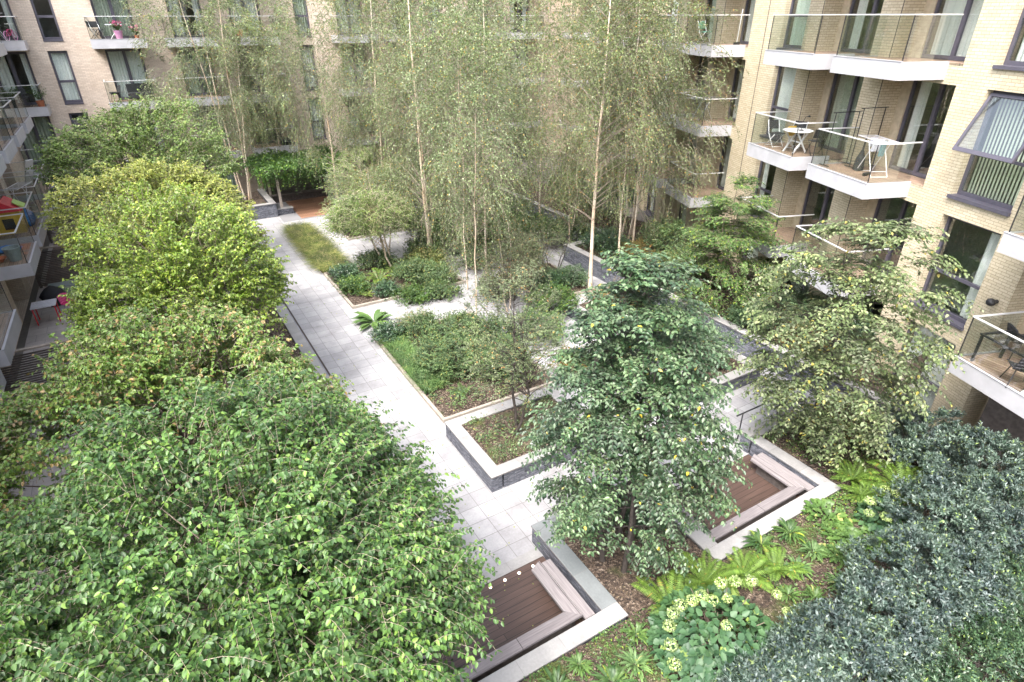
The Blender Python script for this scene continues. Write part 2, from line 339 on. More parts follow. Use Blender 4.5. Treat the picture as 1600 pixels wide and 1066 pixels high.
# ------------------------------------------------------------------ leaf and branch geometry (numpy)
def nrm(a): return a/np.maximum(np.linalg.norm(a, axis=-1, keepdims=True), 1e-9)
UP = np.array([0, 0, 1.0])
def leaf_geo(P, D, Nn, Ln, Wd, fold=.3, droop=.12, six=True):
    P = P.reshape(-1, 3); D = nrm(D.reshape(-1, 3)); Nn = Nn.reshape(-1, 3)
    Nn = nrm(Nn - D*np.sum(D*Nn, -1, keepdims=True)); S = np.cross(D, Nn)
    Ln = np.broadcast_to(np.asarray(Ln, float).reshape(-1, 1), (len(P), 1)); Wd = np.broadcast_to(np.asarray(Wd, float).reshape(-1, 1), (len(P), 1))
    n = len(P)
    if six:
        l1 = P + D*.30*Ln + S*.5*Wd + Nn*fold*.5*Wd; r1 = P + D*.30*Ln - S*.5*Wd + Nn*fold*.5*Wd
        l2 = P + D*.68*Ln + S*.38*Wd + Nn*(fold*.4*Wd - droop*.5*Ln); r2 = P + D*.68*Ln - S*.38*Wd + Nn*(fold*.4*Wd - droop*.5*Ln)
        tip = P + D*Ln - Nn*droop*Ln
        V = np.stack([P, l1, l2, tip, r2, r1], 1).reshape(-1, 3); b = np.arange(n)[:, None]*6
        F = np.concatenate([b+np.array([[0, 1, 2, 3]]), b+np.array([[0, 3, 4, 5]])], 0)
        return V, F
    l = P + D*.45*Ln + S*.5*Wd + Nn*fold*.4*Wd; r = P + D*.45*Ln - S*.5*Wd + Nn*fold*.4*Wd; tip = P + D*Ln - Nn*droop*Ln
    V = np.stack([P, l, tip, r], 1).reshape(-1, 3); b = np.arange(n)[:, None]*4
    return V, b+np.array([[0, 1, 2, 3]])
def tubes(P, Rr, sides=3):
    """P (M,K,3), Rr (M,K)"""
    Mn, K, _ = P.shape
    T = nrm(np.gradient(P, axis=1)); a = np.where(np.abs(T[..., 2:3]) < .9, UP, np.array([1.0, 0, 0]))
    u = nrm(np.cross(T, a)); w = np.cross(T, u); an = np.arange(sides)*2*np.pi/sides
    V = P[:, :, None] + (u[:, :, None]*np.cos(an)[:, None] + w[:, :, None]*np.sin(an)[:, None])*Rr[:, :, None, None]
    V = V.reshape(-1, 3); i = (np.arange(Mn)[:, None, None]*K + np.arange(K-1)[None, :, None])*sides; j = np.arange(sides)[None, None, :]; j2 = (j+1) % sides
    F = np.stack([i+j, i+j2, i+sides+j2, i+sides+j], -1).reshape(-1, 4)
    return V, F
def bez(A, B, C, n):
    t = np.linspace(0, 1, n)[None, :, None]
    return A[:, None]*(1-t)**2 + B[:, None]*2*t*(1-t) + C[:, None]*t*t
def shoot_leaves(S, E, n, style, LL, LW, rng, droop=.2, lift=.15, t0=.12, six=True, fold=.3):
    Mn = len(S); d = E-S; ln = np.linalg.norm(d, axis=1, keepdims=True)
    B = (S+E)/2 + UP*lift*ln; C = E - UP*droop*ln
    t = np.clip(np.linspace(t0, 1, n)[None, :] + rng.uniform(-.4, .4, (Mn, n))/n, 0, 1)[..., None]
    P = S[:, None]*(1-t)**2 + B[:, None]*2*t*(1-t) + C[:, None]*t*t
    T = nrm(2*(1-t)*(B-S)[:, None] + 2*t*(C-B)[:, None])
    side = nrm(np.cross(T, UP)+1e-6); up = np.cross(side, T); g = rng.normal(size=(Mn, n, 3))
    if style == 'arch':
        out = []
        for sg in (1, -1):
            D = T*.35 + side*sg*.75 - UP*rng.uniform(.05, .8, (Mn, n, 1)) + g*.22; Nn = UP*.8 + side*sg*.45 + rng.normal(size=(Mn, n, 3))*.33
            out.append((P, D, Nn))
    elif style == 'flat':
        out = []
        for sg in (1, -1):
            D = T*.45 + side*sg*.85 - UP*.12 + g*.15; Nn = UP + rng.normal(size=(Mn, n, 3))*.24; out.append((P, D, Nn))
    elif style == 'hang':
        D = -UP*.75 + side*rng.choice([-1, 1], (Mn, n, 1))*.4 + g*.5; out = [(P, D, rng.normal(size=(Mn, n, 3)) + UP*.3)]
    elif style == 'whorl':
        out = []
        for k in range(2):
            an = rng.uniform(0, 6.283, (Mn, n, 1)); D = T*.75 + (side*np.cos(an) + up*np.sin(an))*.75; Nn = T*.7 + up*.5 - (side*np.cos(an)+up*np.sin(an))*.45 + g*.15
            out.append((P, D, Nn))
    P = np.concatenate([o[0].reshape(-1, 3) for o in out]); D = np.concatenate([o[1].reshape(-1, 3) for o in out]); Nn = np.concatenate([o[2].reshape(-1, 3) for o in out])
    k = len(P); sc = rng.uniform(.65, 1.15, (k, 1))
    return leaf_geo(P, D, Nn, LL*sc, LW*sc, fold, .14, six), (S, B, C)
def merge(parts):
    V = []; F = []; n = 0
    for v, f in parts:
        V.append(v); F.append(f+n); n += len(v)
    return np.concatenate(V), np.concatenate(F)
def lumpy(rng, k=11, amp=.28):
    c = nrm(rng.normal(size=(k, 3))); a = rng.uniform(-.6, 1, k)*amp
    return lambda d: 1 + np.sum(np.maximum(0, d@c.T)**5*a, axis=1)
def make_tree(name, label, cat, base, cz, rad, leafmat, barkmat=None, seed=0, tips=120, per=18, slen=.7, n=9, LL=.08, LW=.045,
              style='arch', trunk_r=.07, stems=1, spread=.3, group=None, outw=.8, upw=.2, rnd=.5, off=(0, 0), shell=.55, zmin=-.6,
              droop=.2, tiers=0, six=True, twigs=True, fork=.35, lift=.15, tipsig=.22, cone=0., top=None, amp=.28, twigr=.004, trunkmat=None, limb_r=.3):
    rng = np.random.default_rng(seed); base = np.array(base, float); env = lumpy(rng, amp=amp)
    C = np.array([off[0], off[1], cz-base[2]]); rad = np.array(rad, float)
    d = nrm(rng.normal(size=(tips*4, 3))); d = d[d[:, 2] > zmin][:tips]; tn = len(d)
    fr = np.where(rng.random(tn) < .72, rng.uniform(.82, 1, tn), rng.uniform(.3, .8, tn)**1)
    fr = np.maximum(fr, shell*rng.random(tn))
    tp = d*(env(d)*fr)[:, None]
    if cone: tp[:, :2] *= (1 - cone*(tp[:, 2:3]*.5+.5))*(1+cone*.3)
    tp = tp*rad + C
    if tiers:
        q = (rad[2]*2)/tiers; ph = rng.uniform(-.12, .12, tn)
        tp[:, 2] = np.round(tp[:, 2]/q)*q + ph*q - .1*np.linalg.norm(tp[:, :2], axis=1)*.3
    axis = np.stack([np.full(tn, C[0]), np.full(tn, C[1]), tp[:, 2]], 1)
    od = nrm((tp-C)*np.array([1, 1, .8]) + 1e-5)
    if tiers: od = nrm(od*np.array([1, 1, .12]))
    # shoots
    Sx = np.repeat(tp, per, 0) + rng.normal(size=(tn*per, 3))*tipsig*np.array([1, 1, .35 if tiers else .8]); od_ = np.repeat(od, per, 0)
    dr = nrm(od_*outw + UP*upw + rng.normal(size=od_.shape)*rnd*np.array([1, 1, .25 if tiers else .8]))
    sl_ = slen*rng.uniform(.55, 1.25, (tn*per, 1)); S = Sx - dr*sl_*.5; E = S + dr*sl_
    (LV, LF), (a, b, c) = shoot_leaves(S, E, n, style, LL, LW, rng, droop, lift, six=six)
    root = thing(name, label, cat, base, group)
    # trunk and limbs
    parts = []; top_z = (C[2] + rad[2]*(.55 if top is None else top))
    ends = []
    for s_ in range(stems):
        an = 2*np.pi*s_/max(stems, 1)+rng.uniform(0, 1); bo = np.array([math.cos(an), math.sin(an), 0])*(.07*stems if stems > 1 else 0)
        sp = np.array([math.cos(an), math.sin(an), 0])*spread*(1 if stems > 1 else .15)
        K = 9; tt = np.linspace(0, 1, K)[:, None]
        wob = np.cumsum(rng.normal(size=(K, 3))*np.array([1, 1, 0])*.05, 0)
        pth = bo*(1-tt) + (C*np.array([1, 1, 0]))*tt**.7 + sp*tt*1.6 + UP*top_z*tt*rng.uniform(.9, 1.05) + wob; pth[0] = bo - UP*.05
        rr = trunk_r*(1 - .82*tt[:, 0])*rng.uniform(.85, 1.1); rr[0] *= 1.25
        parts.append(tubes(pth[None], rr[None], 9)); ends.append((pth, rr))
    nl = min(tn, 90 if stems < 4 else 60); idx = rng.choice(tn, nl, replace=False); LA = []; LB = []; LC = []; LR = []
    for i in idx:
        pth, rr = ends[rng.integers(len(ends))]; zt = tp[i, 2]; hz = np.clip((zt - np.linalg.norm((tp[i]-C)[:2])*(.15 if tiers else .55))/top_z, fork, .97)
        k = hz*(len(pth)-1); k0 = int(k); f = k-k0; k1 = min(k0+1, len(pth)-1); A = pth[k0]*(1-f)+pth[k1]*f
        LA.append(A); LC.append(tp[i]); LB.append((A+tp[i])/2 + UP*.12*np.linalg.norm(tp[i]-A) + rng.normal(size=3)*.06); LR.append((rr[k0])*rng.uniform(.6, 1)*limb_r/.3*.5)
    LA, LB, LC, LR = map(np.array, (LA, LB, LC, LR))
    parts.append(tubes(bez(LA, LB, LC, 6), LR[:, None]*np.linspace(1, .15, 6)[None], 5))
    nt_ = sum(len(q[1]) for q in parts[:-1]); V, F = merge(parts); mi = np.zeros(len(F), int); mi[nt_:] = 1
    mesh_np('trunk', V, [F], [trunkmat or barkmat or M['bark'], barkmat or M['bark']], root, midx=mi, smooth=True)
    if twigs:
        tv, tf = tubes(bez(a, b, c, 4), np.full((len(a), 1), twigr)*np.array([[1.2, 1, .8, .5]]), 3)
        mesh_np('twigs', tv, [tf], M['twig'] if barkmat is None else barkmat, root)
    mesh_np('crown', LV, [LF], leafmat, root)
    return root

# ------------------------------------------------------------------ ground, paving and sheets (world axes: x across, y along the main path)
def sheet(name, x0, x1, y0, y1, z, m, div=1):
    xs = np.linspace(x0, x1, div+1); ys = np.linspace(y0, y1, div+1); X, Y = np.meshgrid(xs, ys); V = np.stack([X, Y, np.full_like(X, z)], -1).reshape(-1, 3)
    i = np.arange(div)[:, None]*(div+1)+np.arange(div)[None]; F = np.stack([i, i+1, i+div+2, i+div+1], -1).reshape(-1, 4)
    return tag(mesh_np(name, V, [F], m), kind='structure')
sheet('ground', -160, 190, -120, 230, -.02, M['ground'])
sheet('courtyard_paving', 3.46, 19.2, 7.5, 41.0, 0, M['pave'])
sheet('side_path', -5.4, 3.46, -6, 41.0, .004, M['pave2'])
sheet('back_path', 5.9, 19, 35.2, 41, .004, M['asph'])
sheet('near_ground', -8, 3.4, -6, 5, .012, M['pave2'])
sheet('patio_paving', -5.4, -1.7, 3, 41, .014, M['pave3'])
o = MB().box(3.40, 3.46, 8.3, 34.4, -.01, .006).build('path_channel', M['joint']); tag(o, kind='structure')
for (nm, x0, x1, y0, y1) in (('path_border', 1.9, 5.28, 7.5, 7.78), ('path_border', 8.42, 11.93, 7.5, 7.78)):
    sheet(nm, x0, x1, y0, y1, .005, M['coping'])

def lumpy_bed(name, x0, x1, y0, y1, z, m, seed=0, amp=.09, step=.16, hills=0):
    nx = max(3, int((x1-x0)/step)); ny = max(3, int((y1-y0)/step)); rng = np.random.default_rng(seed)
    X, Y = np.meshgrid(np.linspace(x0, x1, nx+1), np.linspace(y0, y1, ny+1))
    Z = z + amp*(np.sin(X*1.7+seed)*np.cos(Y*1.3+seed*.7)*.5 + rng.uniform(-.35, .35, X.shape)) + hills*np.sin(X*.9+1)*np.cos(Y*.8)
    V = np.stack([X, Y, Z], -1).reshape(-1, 3); i = np.arange(ny)[:, None]*(nx+1)+np.arange(nx)[None]
    F = np.stack([i, i+1, i+nx+2, i+nx+1], -1).reshape(-1, 4)
    return tag(mesh_np(name, V, [F], m, smooth=True), kind='structure')
lumpy_bed("planting_soil", 1.55, 17.2, -3, 5.15, .44, M['soilg'], 1)
lumpy_bed('planting_soil', 5.64, 8.06, 5.15, 7.64, .44, M['soil'], 2)
lumpy_bed('planting_soil', 12.30, 16.1, 5.15, 7.52, .44, M['soil'], 3)
lumpy_bed('planting_soil', 5.62, 8.56, 10.12, 12.12, .45, M['soil'], 4)
lumpy_bed('planting_soil', 16.4, 21.5, 6.75, 22, .68, M['soil'], 5)
lumpy_bed('planting_soil', 18.9, 22, 22, 40, .66, M['soil'], 6)
lumpy_bed('planting_soil', 5.75, 10.7, 22.0, 26.05, .06, M['soil'], 7, hills=.03)
lumpy_bed('planting_soil', 5.60, 9.5, 13.15, 19.0, .06, M['soil'], 8, hills=.03)
lumpy_bed('planting_soil', 8.2, 12.2, 30.3, 33.5, .06, M['soil'], 9)
lumpy_bed('planting_soil', 12.6, 15.1, 18.4, 21.8, .10, M['soil'], 10)
lumpy_bed('planting_soil', 12.9, 15.1, 10.2, 16.8, .42, M['soil'], 11)
lumpy_bed('planting_soil', 13.0, 18.3, 25.6, 33.0, .10, M['soil'], 12)
lumpy_bed('planting_soil', 5.65, 6.95, 26.2, 33.5, .03, M['soil'], 13)
lumpy_bed('planting_soil', -1.6, 2.84, 8.6, 24.5, .44, M['soil'], 14)
lumpy_bed('planting_soil', -1.6, 1.5, -2.0, 8.3, .40, M['soil'], 18)
lumpy_bed('planting_soil', -1.5, 2.9, 26.6, 35.5, .10, M['soil'], 15)
lumpy_bed('planting_soil', .2, 5.5, 36.9, 40.4, .70, M['soil'], 16)
lumpy_bed('planting_soil', 12.6, 18.9, 34.7, 40, .70, M['soil'], 17)

def planter(name, label, runs, cat='planter wall', coping='x', group=None):
    """runs: (x0,x1,y0,y1,h,along) slate faced walls with a stone coping"""
    x0 = runs[0][0]; y0 = runs[0][2]; t = thing(name, label, cat, (x0, y0, 0), group)
    f = MB(); cx = MB(); cy = MB(); cd = MB()
    for r in runs:
        a, b, c, d, h, al = r[:6]; T = (a-x0, b-x0, c-y0, d-y0)
        f.box(T[0]+.025, T[1]-.025, T[2]+.025, T[3]-.025, -.02, h-.045)
        {'x': cx, 'y': cy, 'd': cd}[al].box(T[0], T[1], T[2], T[3], h-.045, h)
    f.build('stone_face', M['slate'], t)
    for mb, mm in ((cx, 'coping'), (cy, 'coping_y'), (cd, 'coping_d')):
        if mb.v: mb.build('coping', M[mm], t, bevel=.008)
    return t
planter('planter_wall', 'square raised planter of dark split slate with pale coping in front of the small bare tree',
        [(5.28, 5.63, 9.78, 12.11, .5, 'y'), (5.63, 8.9, 9.78, 10.12, .5, 'x'), (5.28, 8.9, 12.11, 12.46, .5, 'x'), (8.55, 8.9, 10.12, 12.11, .5, 'y')])
planter('planter_wall', 'slate wall with grey green weathered coping between the two sunken decks, beside the dark leaved tree',
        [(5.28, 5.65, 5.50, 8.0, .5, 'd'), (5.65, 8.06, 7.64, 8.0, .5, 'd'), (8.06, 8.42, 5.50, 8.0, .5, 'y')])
planter('planter_wall', 'long pale coping along the front of the left sunken deck', [(1.55, 5.65, 5.16, 5.50, .5, 'x'), (1.55, 1.9, 5.50, 7.9, .5, 'y')])
planter('planter_wall', 'slate wall with pale coping round the front and right of the right sunken deck',
        [(8.06, 12.28, 5.16, 5.50, .5, 'x'), (11.93, 12.28, 5.50, 7.52, .5, 'y'), (11.93, 16.1, 7.52, 7.88, .5, 'x')])
planter('planter_wall', 'long slate retaining wall running below the right hand flats', [(16.1, 16.45, 6.4, 22, .8, 'y'), (16.45, 18.75, 6.4, 6.75, .8, 'x'), (16.45, 18.9, 21.65, 22.0, .8, 'x')])
planter('planter_wall', 'far slate retaining wall beyond the birches on the right', [(18.75, 19.1, 22.0, 34.35, .78, 'y'), (12.4, 19.1, 34.35, 34.7, .8, 'x')])
planter('planter_wall', 'slate planter half hidden behind the dark leaved tree', [(12.7, 15.3, 9.83, 10.18, .5, 'x'), (14.95, 15.3, 10.18, 17, .5, 'y'), (12.7, 13.05, 10.18, 17, .5, 'y')])
planter('planter_wall', 'tall slate planter at the far left beside the pergola', [(0, 5.9, 36.55, 36.9, .8, 'x'), (5.55, 5.9, 36.9, 40.5, .8, 'y'), (5.9, 6.85, 36.75, 37.1, .38, 'x')])
planter('planter_wall', 'stone edged planter under the row of leafy trees on the left', [(2.85, 3.2, 8.3, 24.9, .5, 'y'), (-1.6, 2.85, 24.55, 24.9, .5, 'x'), (1.55, 2.85, 8.3, 8.65, .5, 'x')])
def kerb(label, x0, x1, y0, y1, h=.11, w=.1):
    b = MB(); b.box(x0, x1, y0, y0+w, -.01, h); b.box(x0, x0+w, y0+w, y1, -.01, h); b.box(x1-w, x1, y0+w, y1, -.01, h); b.box(x0+w, x1-w, y1-w, y1, -.01, h)
    return tag(b.build('bed_kerb', M['kerb'], bevel=.01), label, 'kerb', 'stone kerbs round the planting beds')
kerb('stone kerb round the bed of leafy shrubs beside the long path', 5.5, 9.6, 13.05, 19.1)
kerb('stone kerb round the bark mulched bed with the brown fern', 5.65, 10.8, 21.9, 26.15)
kerb('stone kerb round the far bed near the pergola', 8.1, 12.3, 30.2, 33.6)
kerb('stone kerb round the bed with the many stemmed bare shrub', 12.5, 15.2, 18.3, 21.9)
kerb('stone kerb round the far hydrangea bed', 12.9, 18.4, 25.5, 33.1)

# sunken timber decks with benches
def sunk_deck(label, x0, x1, dl, loc=(0, 0, 0)):
    t = thing('timber_deck', label, 'deck', (x0, 5.6, 0))
    MB().box(0, x1-x0, -.1, 1.9, -.01, .02).build('deck_boards', M['deck'], t)
    return t
sunk_deck('left sunken brown timber deck, partly under the big near tree', 1.9, 5.28, None)
sunk_deck('right sunken brown timber deck with fallen leaves', 8.42, 11.93, None)
def corner_bench(label, x0, x1, left):
    t = thing('timber_bench', label, 'bench', (x0, 5.5, 0), 'weathered benches round the sunken decks'); w = x1-x0
    mx = MB(); mx.box(.02, w-.62, .13, .37, .40, .46); mx.build('seat_board', M['bench'], t, bevel=.006)
    q = MB(); q.add([(w-.62, .13, .40), (w-.35, .13, .40), (w-.62, .37, .40), (w-.62, .13, .46), (w-.35, .13, .46), (w-.62, .37, .46)],
                    [(0, 2, 1), (3, 4, 5), (0, 1, 4, 3), (1, 2, 5, 4), (2, 0, 3, 5)]); q.build('seat_board', M['bench'], t)
    my = MB(); my.add([(w-.61, .38, .40), (w-.355, .135, .40), (w-.355, 1.62, .40), (w-.61, 1.52, .40), (w-.61, .38, .46), (w-.355, .135, .46), (w-.355, 1.62, .46), (w-.61, 1.52, .46)],
                      [(0, 3, 2, 1), (4, 5, 6, 7), (0, 1, 5, 4), (1, 2, 6, 5), (2, 3, 7, 6), (3, 0, 4, 7)]); my.build('seat_board', M['bench_y'], t, bevel=.006)
    m3 = MB(); m3.box(w-.345, w-.13, .03, 1.55, .40, .46); m3.build('seat_board', M['bench_y'], t, bevel=.006)
    s = MB(); s.box(.02, w-.5, .22, .27, .02, .4); s.box(w-.45, w-.40, .27, 1.4, .02, .4); s.box(w-.2, w-.16, .1, 1.4, .02, .4); s.build('support', M['dkwood'], t)
    if left:
        l = MB(); l.box(.03, .16, .38, 1.75, .02, .46); l.build('side_panel', M['bench_y'], t, bevel=.005)
corner_bench('weathered corner bench of the left sunken deck', 1.9, 5.28, True)
corner_bench('weathered corner bench of the right sunken deck', 8.42, 11.93, True)
for i, (x, y, who) in enumerate([(4.95, 7.38, 'left'), (4.6, 7.38, 'left'), (4.25, 7.38, 'left'), (3.9, 7.38, 'left'), (8.95, 7.38, 'right'), (9.3, 7.38, 'right'), (9.75, 7.38, 'right')]):
    b = MB(); b.lathe([(.03, .02), (.03, .028), (.02, .032)], n=12)
    o = b.build('deck_light', M['spot'], loc=(x, y, 0)); tag(o, 'lit round floor light set in the back edge of the %s sunken deck' % who, 'floor light', 'lights in the %s deck' % who)
# metal inspection cover on the mulch and handrail by the steps
b = MB(); b.lathe([(.14, 0), (.15, .02), (.12, .035), (.03, .04)], n=18); b.mat(1).box(-.02, .02, -.02, .02, .04, .05)
tag(b.build('inspection_cover', [M['white'], M['black']], loc=(6.95, 10.35, .47)), 'small round white cover lying on the bark in the slate planter', 'cover')
t = thing('handrail', 'short dark steel handrail at the back corner of the right sunken deck', 'handrail', (12.2, 8.1, 0))
MB().tube([(0, 0, .02), (0, 0, .9)], .02).tube([(1.6, 0, .02), (1.6, 0, .9)], .02).build('post', M['black'], t)
MB().tube([(-.25, 0, .9), (1.9, 0, .9)], .022).build('rail', M['black'], t)
b = MB(); b.box(2.70, 3.18, 25.05, 26.2, 0, .45); tag(b.build('stone_block', M['coping_y'], bevel=.015), 'white stone block seat at the end of the left planter', 'stone seat')

# ------------------------------------------------------------------ apartment buildings
FL = [0, 3.1, 6.2, 9.3, 12.4]
def build_block(label, loc, P, u0, u1, brickm, niches, slims, wins, doors, balcs, ztop=18.0, nfl=5, special=None, fascia_d=1.45, skipbal=(), minz=0.0):
    root = thing('apartment_building', label, 'apartment building', loc)
    l0 = Vector(loc); T = lambda u, d, z: tuple(Vector(P(u, d, z)) - l0)
    us = sorted({u0, u1} | {a for q in (niches, slims, wins, doors) for r in q for a in r[:2]})
    zs = sorted({0, ztop} | {f for f in FL} | {f+2.6 for f in FL} | {FL[-1]+2.6, 15.5, 18.0}); zs = [z for z in zs if z <= ztop]
    hol = []   # u0,u1,z0,z1,depth
    for f in (FL+[15.5])[:nfl+1 if nfl == 5 else nfl]:
        for (a, b) in niches: hol.append((a, b, f, f+3.1-.34 if False else f+2.6, .72))
        for q in (slims, wins, doors):
            for r in q: hol.append((r[0], r[1], f, f+2.6, .26))
    V = []; F = []; UV = []
    def quad(a, b, c, d, uva, uvb, uvc, uvd):
        n = len(V); V.extend([T(*a), T(*b), T(*c), T(*d)]); UV.extend([uva, uvb, uvc, uvd]); F.append((n, n+1, n+2, n+3))
    def inh(u, z): return any(h[0] < u < h[1] and h[2] < z < h[3] for h in hol)
    for i in range(len(us)-1):
        for j in range(len(zs)-1):
            a, b, c, d = us[i], us[i+1], zs[j], zs[j+1]
            if not inh((a+b)/2, (c+d)/2):
                quad((a, 0, c), (b, 0, c), (b, 0, d), (a, 0, d), (a, c), (b, c), (b, d), (a, d))
    for (a, b, c, d, t) in hol:
        for u in (a, b): quad((u, 0, c), (u, -t, c), (u, -t, d), (u, 0, d), (u, c), (u+t, c), (u+t, d), (u, d))
        for z in (c, d): quad((a, 0, z), (b, 0, z), (b, -t, z), (a, -t, z), (a, z), (b, z), (b, z+t), (a, z+t))
    mesh_np('wall', V, [F], brickm, root, uv=UV)
    # thickness of the wall behind the face, roof slab and returns at both ends
    mb = MB(T); mb.box(u0, u1, -9, -.0, ztop, ztop+.4); mb.build('roof', M['soffit'], root)
    e = MB(T); e.quad((u0, 0, 0), (u0, -9, 0), (u0, -9, ztop), (u0, 0, ztop)); e.quad((u1, 0, 0), (u1, -9, 0), (u1, -9, ztop), (u1, 0, ztop)); e.build('end_wall', brickm, root)
    # rooms: one dim interior per storey
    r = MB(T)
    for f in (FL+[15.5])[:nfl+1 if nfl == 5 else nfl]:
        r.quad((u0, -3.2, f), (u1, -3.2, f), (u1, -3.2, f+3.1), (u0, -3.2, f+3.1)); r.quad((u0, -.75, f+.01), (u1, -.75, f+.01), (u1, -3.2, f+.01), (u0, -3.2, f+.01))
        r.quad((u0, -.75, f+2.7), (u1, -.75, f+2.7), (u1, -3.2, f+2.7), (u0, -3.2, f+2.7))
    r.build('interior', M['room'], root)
    rng = random.Random(int(u1*10))
    def frame(a, b, z0, z1, d, mull=(), trans=(), curt=None, w=.07, name='window', panel=0):
        m = MB(T); y0, y1 = d-.07, d
        m.box(a, a+w, y0, y1, z0, z1); m.box(b-w, b, y0, y1, z0, z1); m.box(a+w, b-w, y0, y1, z0, z0+w+.03); m.box(a+w, b-w, y0, y1, z1-w, z1)
        for x in mull: m.box(x-w*.8, x+w*.8, y0, y1+.01, z0+w+.03, z1-w)
        xs = [a+w]+[x for x in mull]+[b-w]
        for z in trans:
            for k in range(len(xs)-1): m.box(xs[k]+(w*.8 if k else 0), xs[k+1]-(w*.8 if k < len(xs)-2 else 0), y0, y1+.005, z-w*.6, z+w*.6)
        if panel: m.box(a+.01, b-.01, y0, y1-.02, z1+.01, z1+panel)
        o = m.build(name, M['frame'], root)
        g = MB(T); g.box(a+w, b-w, d-.045, d-.035, z0+w, z1-w); g.build('pane', M['glass_w'], o)
        if curt is None: curt = rng.choice(['g', 'w', 'w', 'g', 'half', 'd', 'half'])
        if curt != 'none':
            segs = {'half': [(a+.05, a+(b-a)*.38), (b-(b-a)*.22, b-.05)], 'left': [(a+.05, a+(b-a)*.35)]}.get(curt, [(a+.05, b-.05)])
            c = MB(T)
            for (p, q) in segs:
                nn = max(6, int((q-p)/.035)); ph = rng.uniform(0, 6)
                for k in range(nn):
                    ua, ub = p+(q-p)*k/nn, p+(q-p)*(k+1)/nn; f_ = lambda u, zz: d-.22 + .035*math.sin(u*42+ph+.5*math.sin(u*9)+zz*.15) + .02*math.sin(u*17+zz*.4)
                    c.quad((ua, f_(ua, 0), z0+.06), (ub, f_(ub, 0), z0+.06), (ub, f_(ub, 2), z1-.06), (ua, f_(ua, 2), z1-.06))
            c.build('curtain', M[{'g': 'curt_g', 'w': 'curt_w', 'd': 'curt_d', 'half': 'curt_w', 'left': 'curt_w'}[curt]], o, smooth=True)
        return o
    for f in FL[:nfl]:
        if f < minz: continue
        for (a, b) in niches:
            k = round(f/3.1)
            frame(a+.10, b-.35+.0, f+.02, f+2.6, -.70, mull=((a+b)/2-.12,), name='door', curt=(special or {}).get((round(a, 1), k)))
            for (p_, q_) in ((a, a+.10), (b-.35, b)):
                nb = MB(T); nb.box(p_, q_, -.72, -.66, f, f+2.6); nb.build('niche_wall', M['niche_brick'], root)
        for r in wins:
            k = round(f/3.1); sp = (special or {}).get((round(r[0], 1), k), None)
            if sp == 'tilt': continue
            o = frame(r[0]+.01, r[1]-.01, f+.04, f+2.58, -.18, mull=(), trans=(f+1.08,), curt=sp, panel=(.5 if k == 0 and len(r) > 2 else 0))
            s = MB(T); s.box(r[0]-.03, r[1]+.03, -.2, .06, f-.04, f+.04); s.build('sill', M['frame'], o)
        for r in slims:
            o = frame(r[0]+.01, r[1]-.01, f+.02, f+2.58, -.18, trans=(f+1.1,), curt=(special or {}).get((round(r[0], 1), round(f/3.1))), w=.1)
            s = MB(T); s.box(r[0], r[1], -.2, .03, f-.06, f+.02); s.build('sill', M['frame'], o)
        for r in doors:
            frame(r[0]+.01, r[1]-.01, f+.02, f+2.59, -.18, mull=((r[0]+r[1])/2,), name='door', curt=(special or {}).get((round(r[0], 1), round(f/3.1))), w=.1)
    # balconies
    for (a, b) in balcs:
        for f in FL[1:nfl]:
            if (round(a, 1), f) in skipbal: continue
            D = fascia_d; m = MB(T)
            m.box(a, b, D-.04, D, f-.40, f+.04); m.box(a, a+.04, .003, D-.04, f-.40, f+.04); m.box(b-.04, b, .003, D-.04, f-.40, f+.04)
            m.mat(1).box(a+.04, b-.04, .003, D-.04, f-.34, f-.06)
            m.mat(0).box(a-.01, b+.01, D-.05, D+.012, f+.042, f+.058)
            o = m.build('balcony', [M['fascia'], M['soffit']], root)
            dk = MB(T); dk.box(a+.045, b-.045, .004, D-.06, f-.05, f+.012)
            for (na, nb) in niches:
                lo, hi = max(a, na), min(b, nb)
                if hi-lo > .5: dk.box(na+.005, nb-.005, -.65, .0, f-.05, f+.012)
            dk.build('decking', M['deck_b'], o)
            mid = (a+b)/2
            for (p, q) in ((a+.05, mid-.008), (mid+.008, b-.05)):
                g = MB(T); g.box(p, q, D-.075, D-.06, f+.03, f+1.09); g.build('glass_panel', M['glass_b'], o)
            for x in (a+.05, b-.062):
                g = MB(T); g.box(x, x+.012, .03, D-.08, f+.03, f+1.09); g.build('glass_panel', M['glass_b'], o)
            h = MB(T); h.box(a+.035, b-.035, D-.085, D-.045, f+1.09, f+1.12); h.box(a+.035, a+.075, .0, D-.085, f+1.09, f+1.12); h.box(b-.075, b-.035, .0, D-.085, f+1.09, f+1.12)
            h.build('handrail', M['rail'], o)
            for x in (a+.035, b-.055):
                p = MB(T); p.box(x, x+.02, D-.08, D-.06, f+.03, f+1.09); p.build('corner_post', M['black'], o)
    return root, T
M['niche_brick'] = plain('niche_brick', (.47, .40, .29), .85, 0, .15, 6)

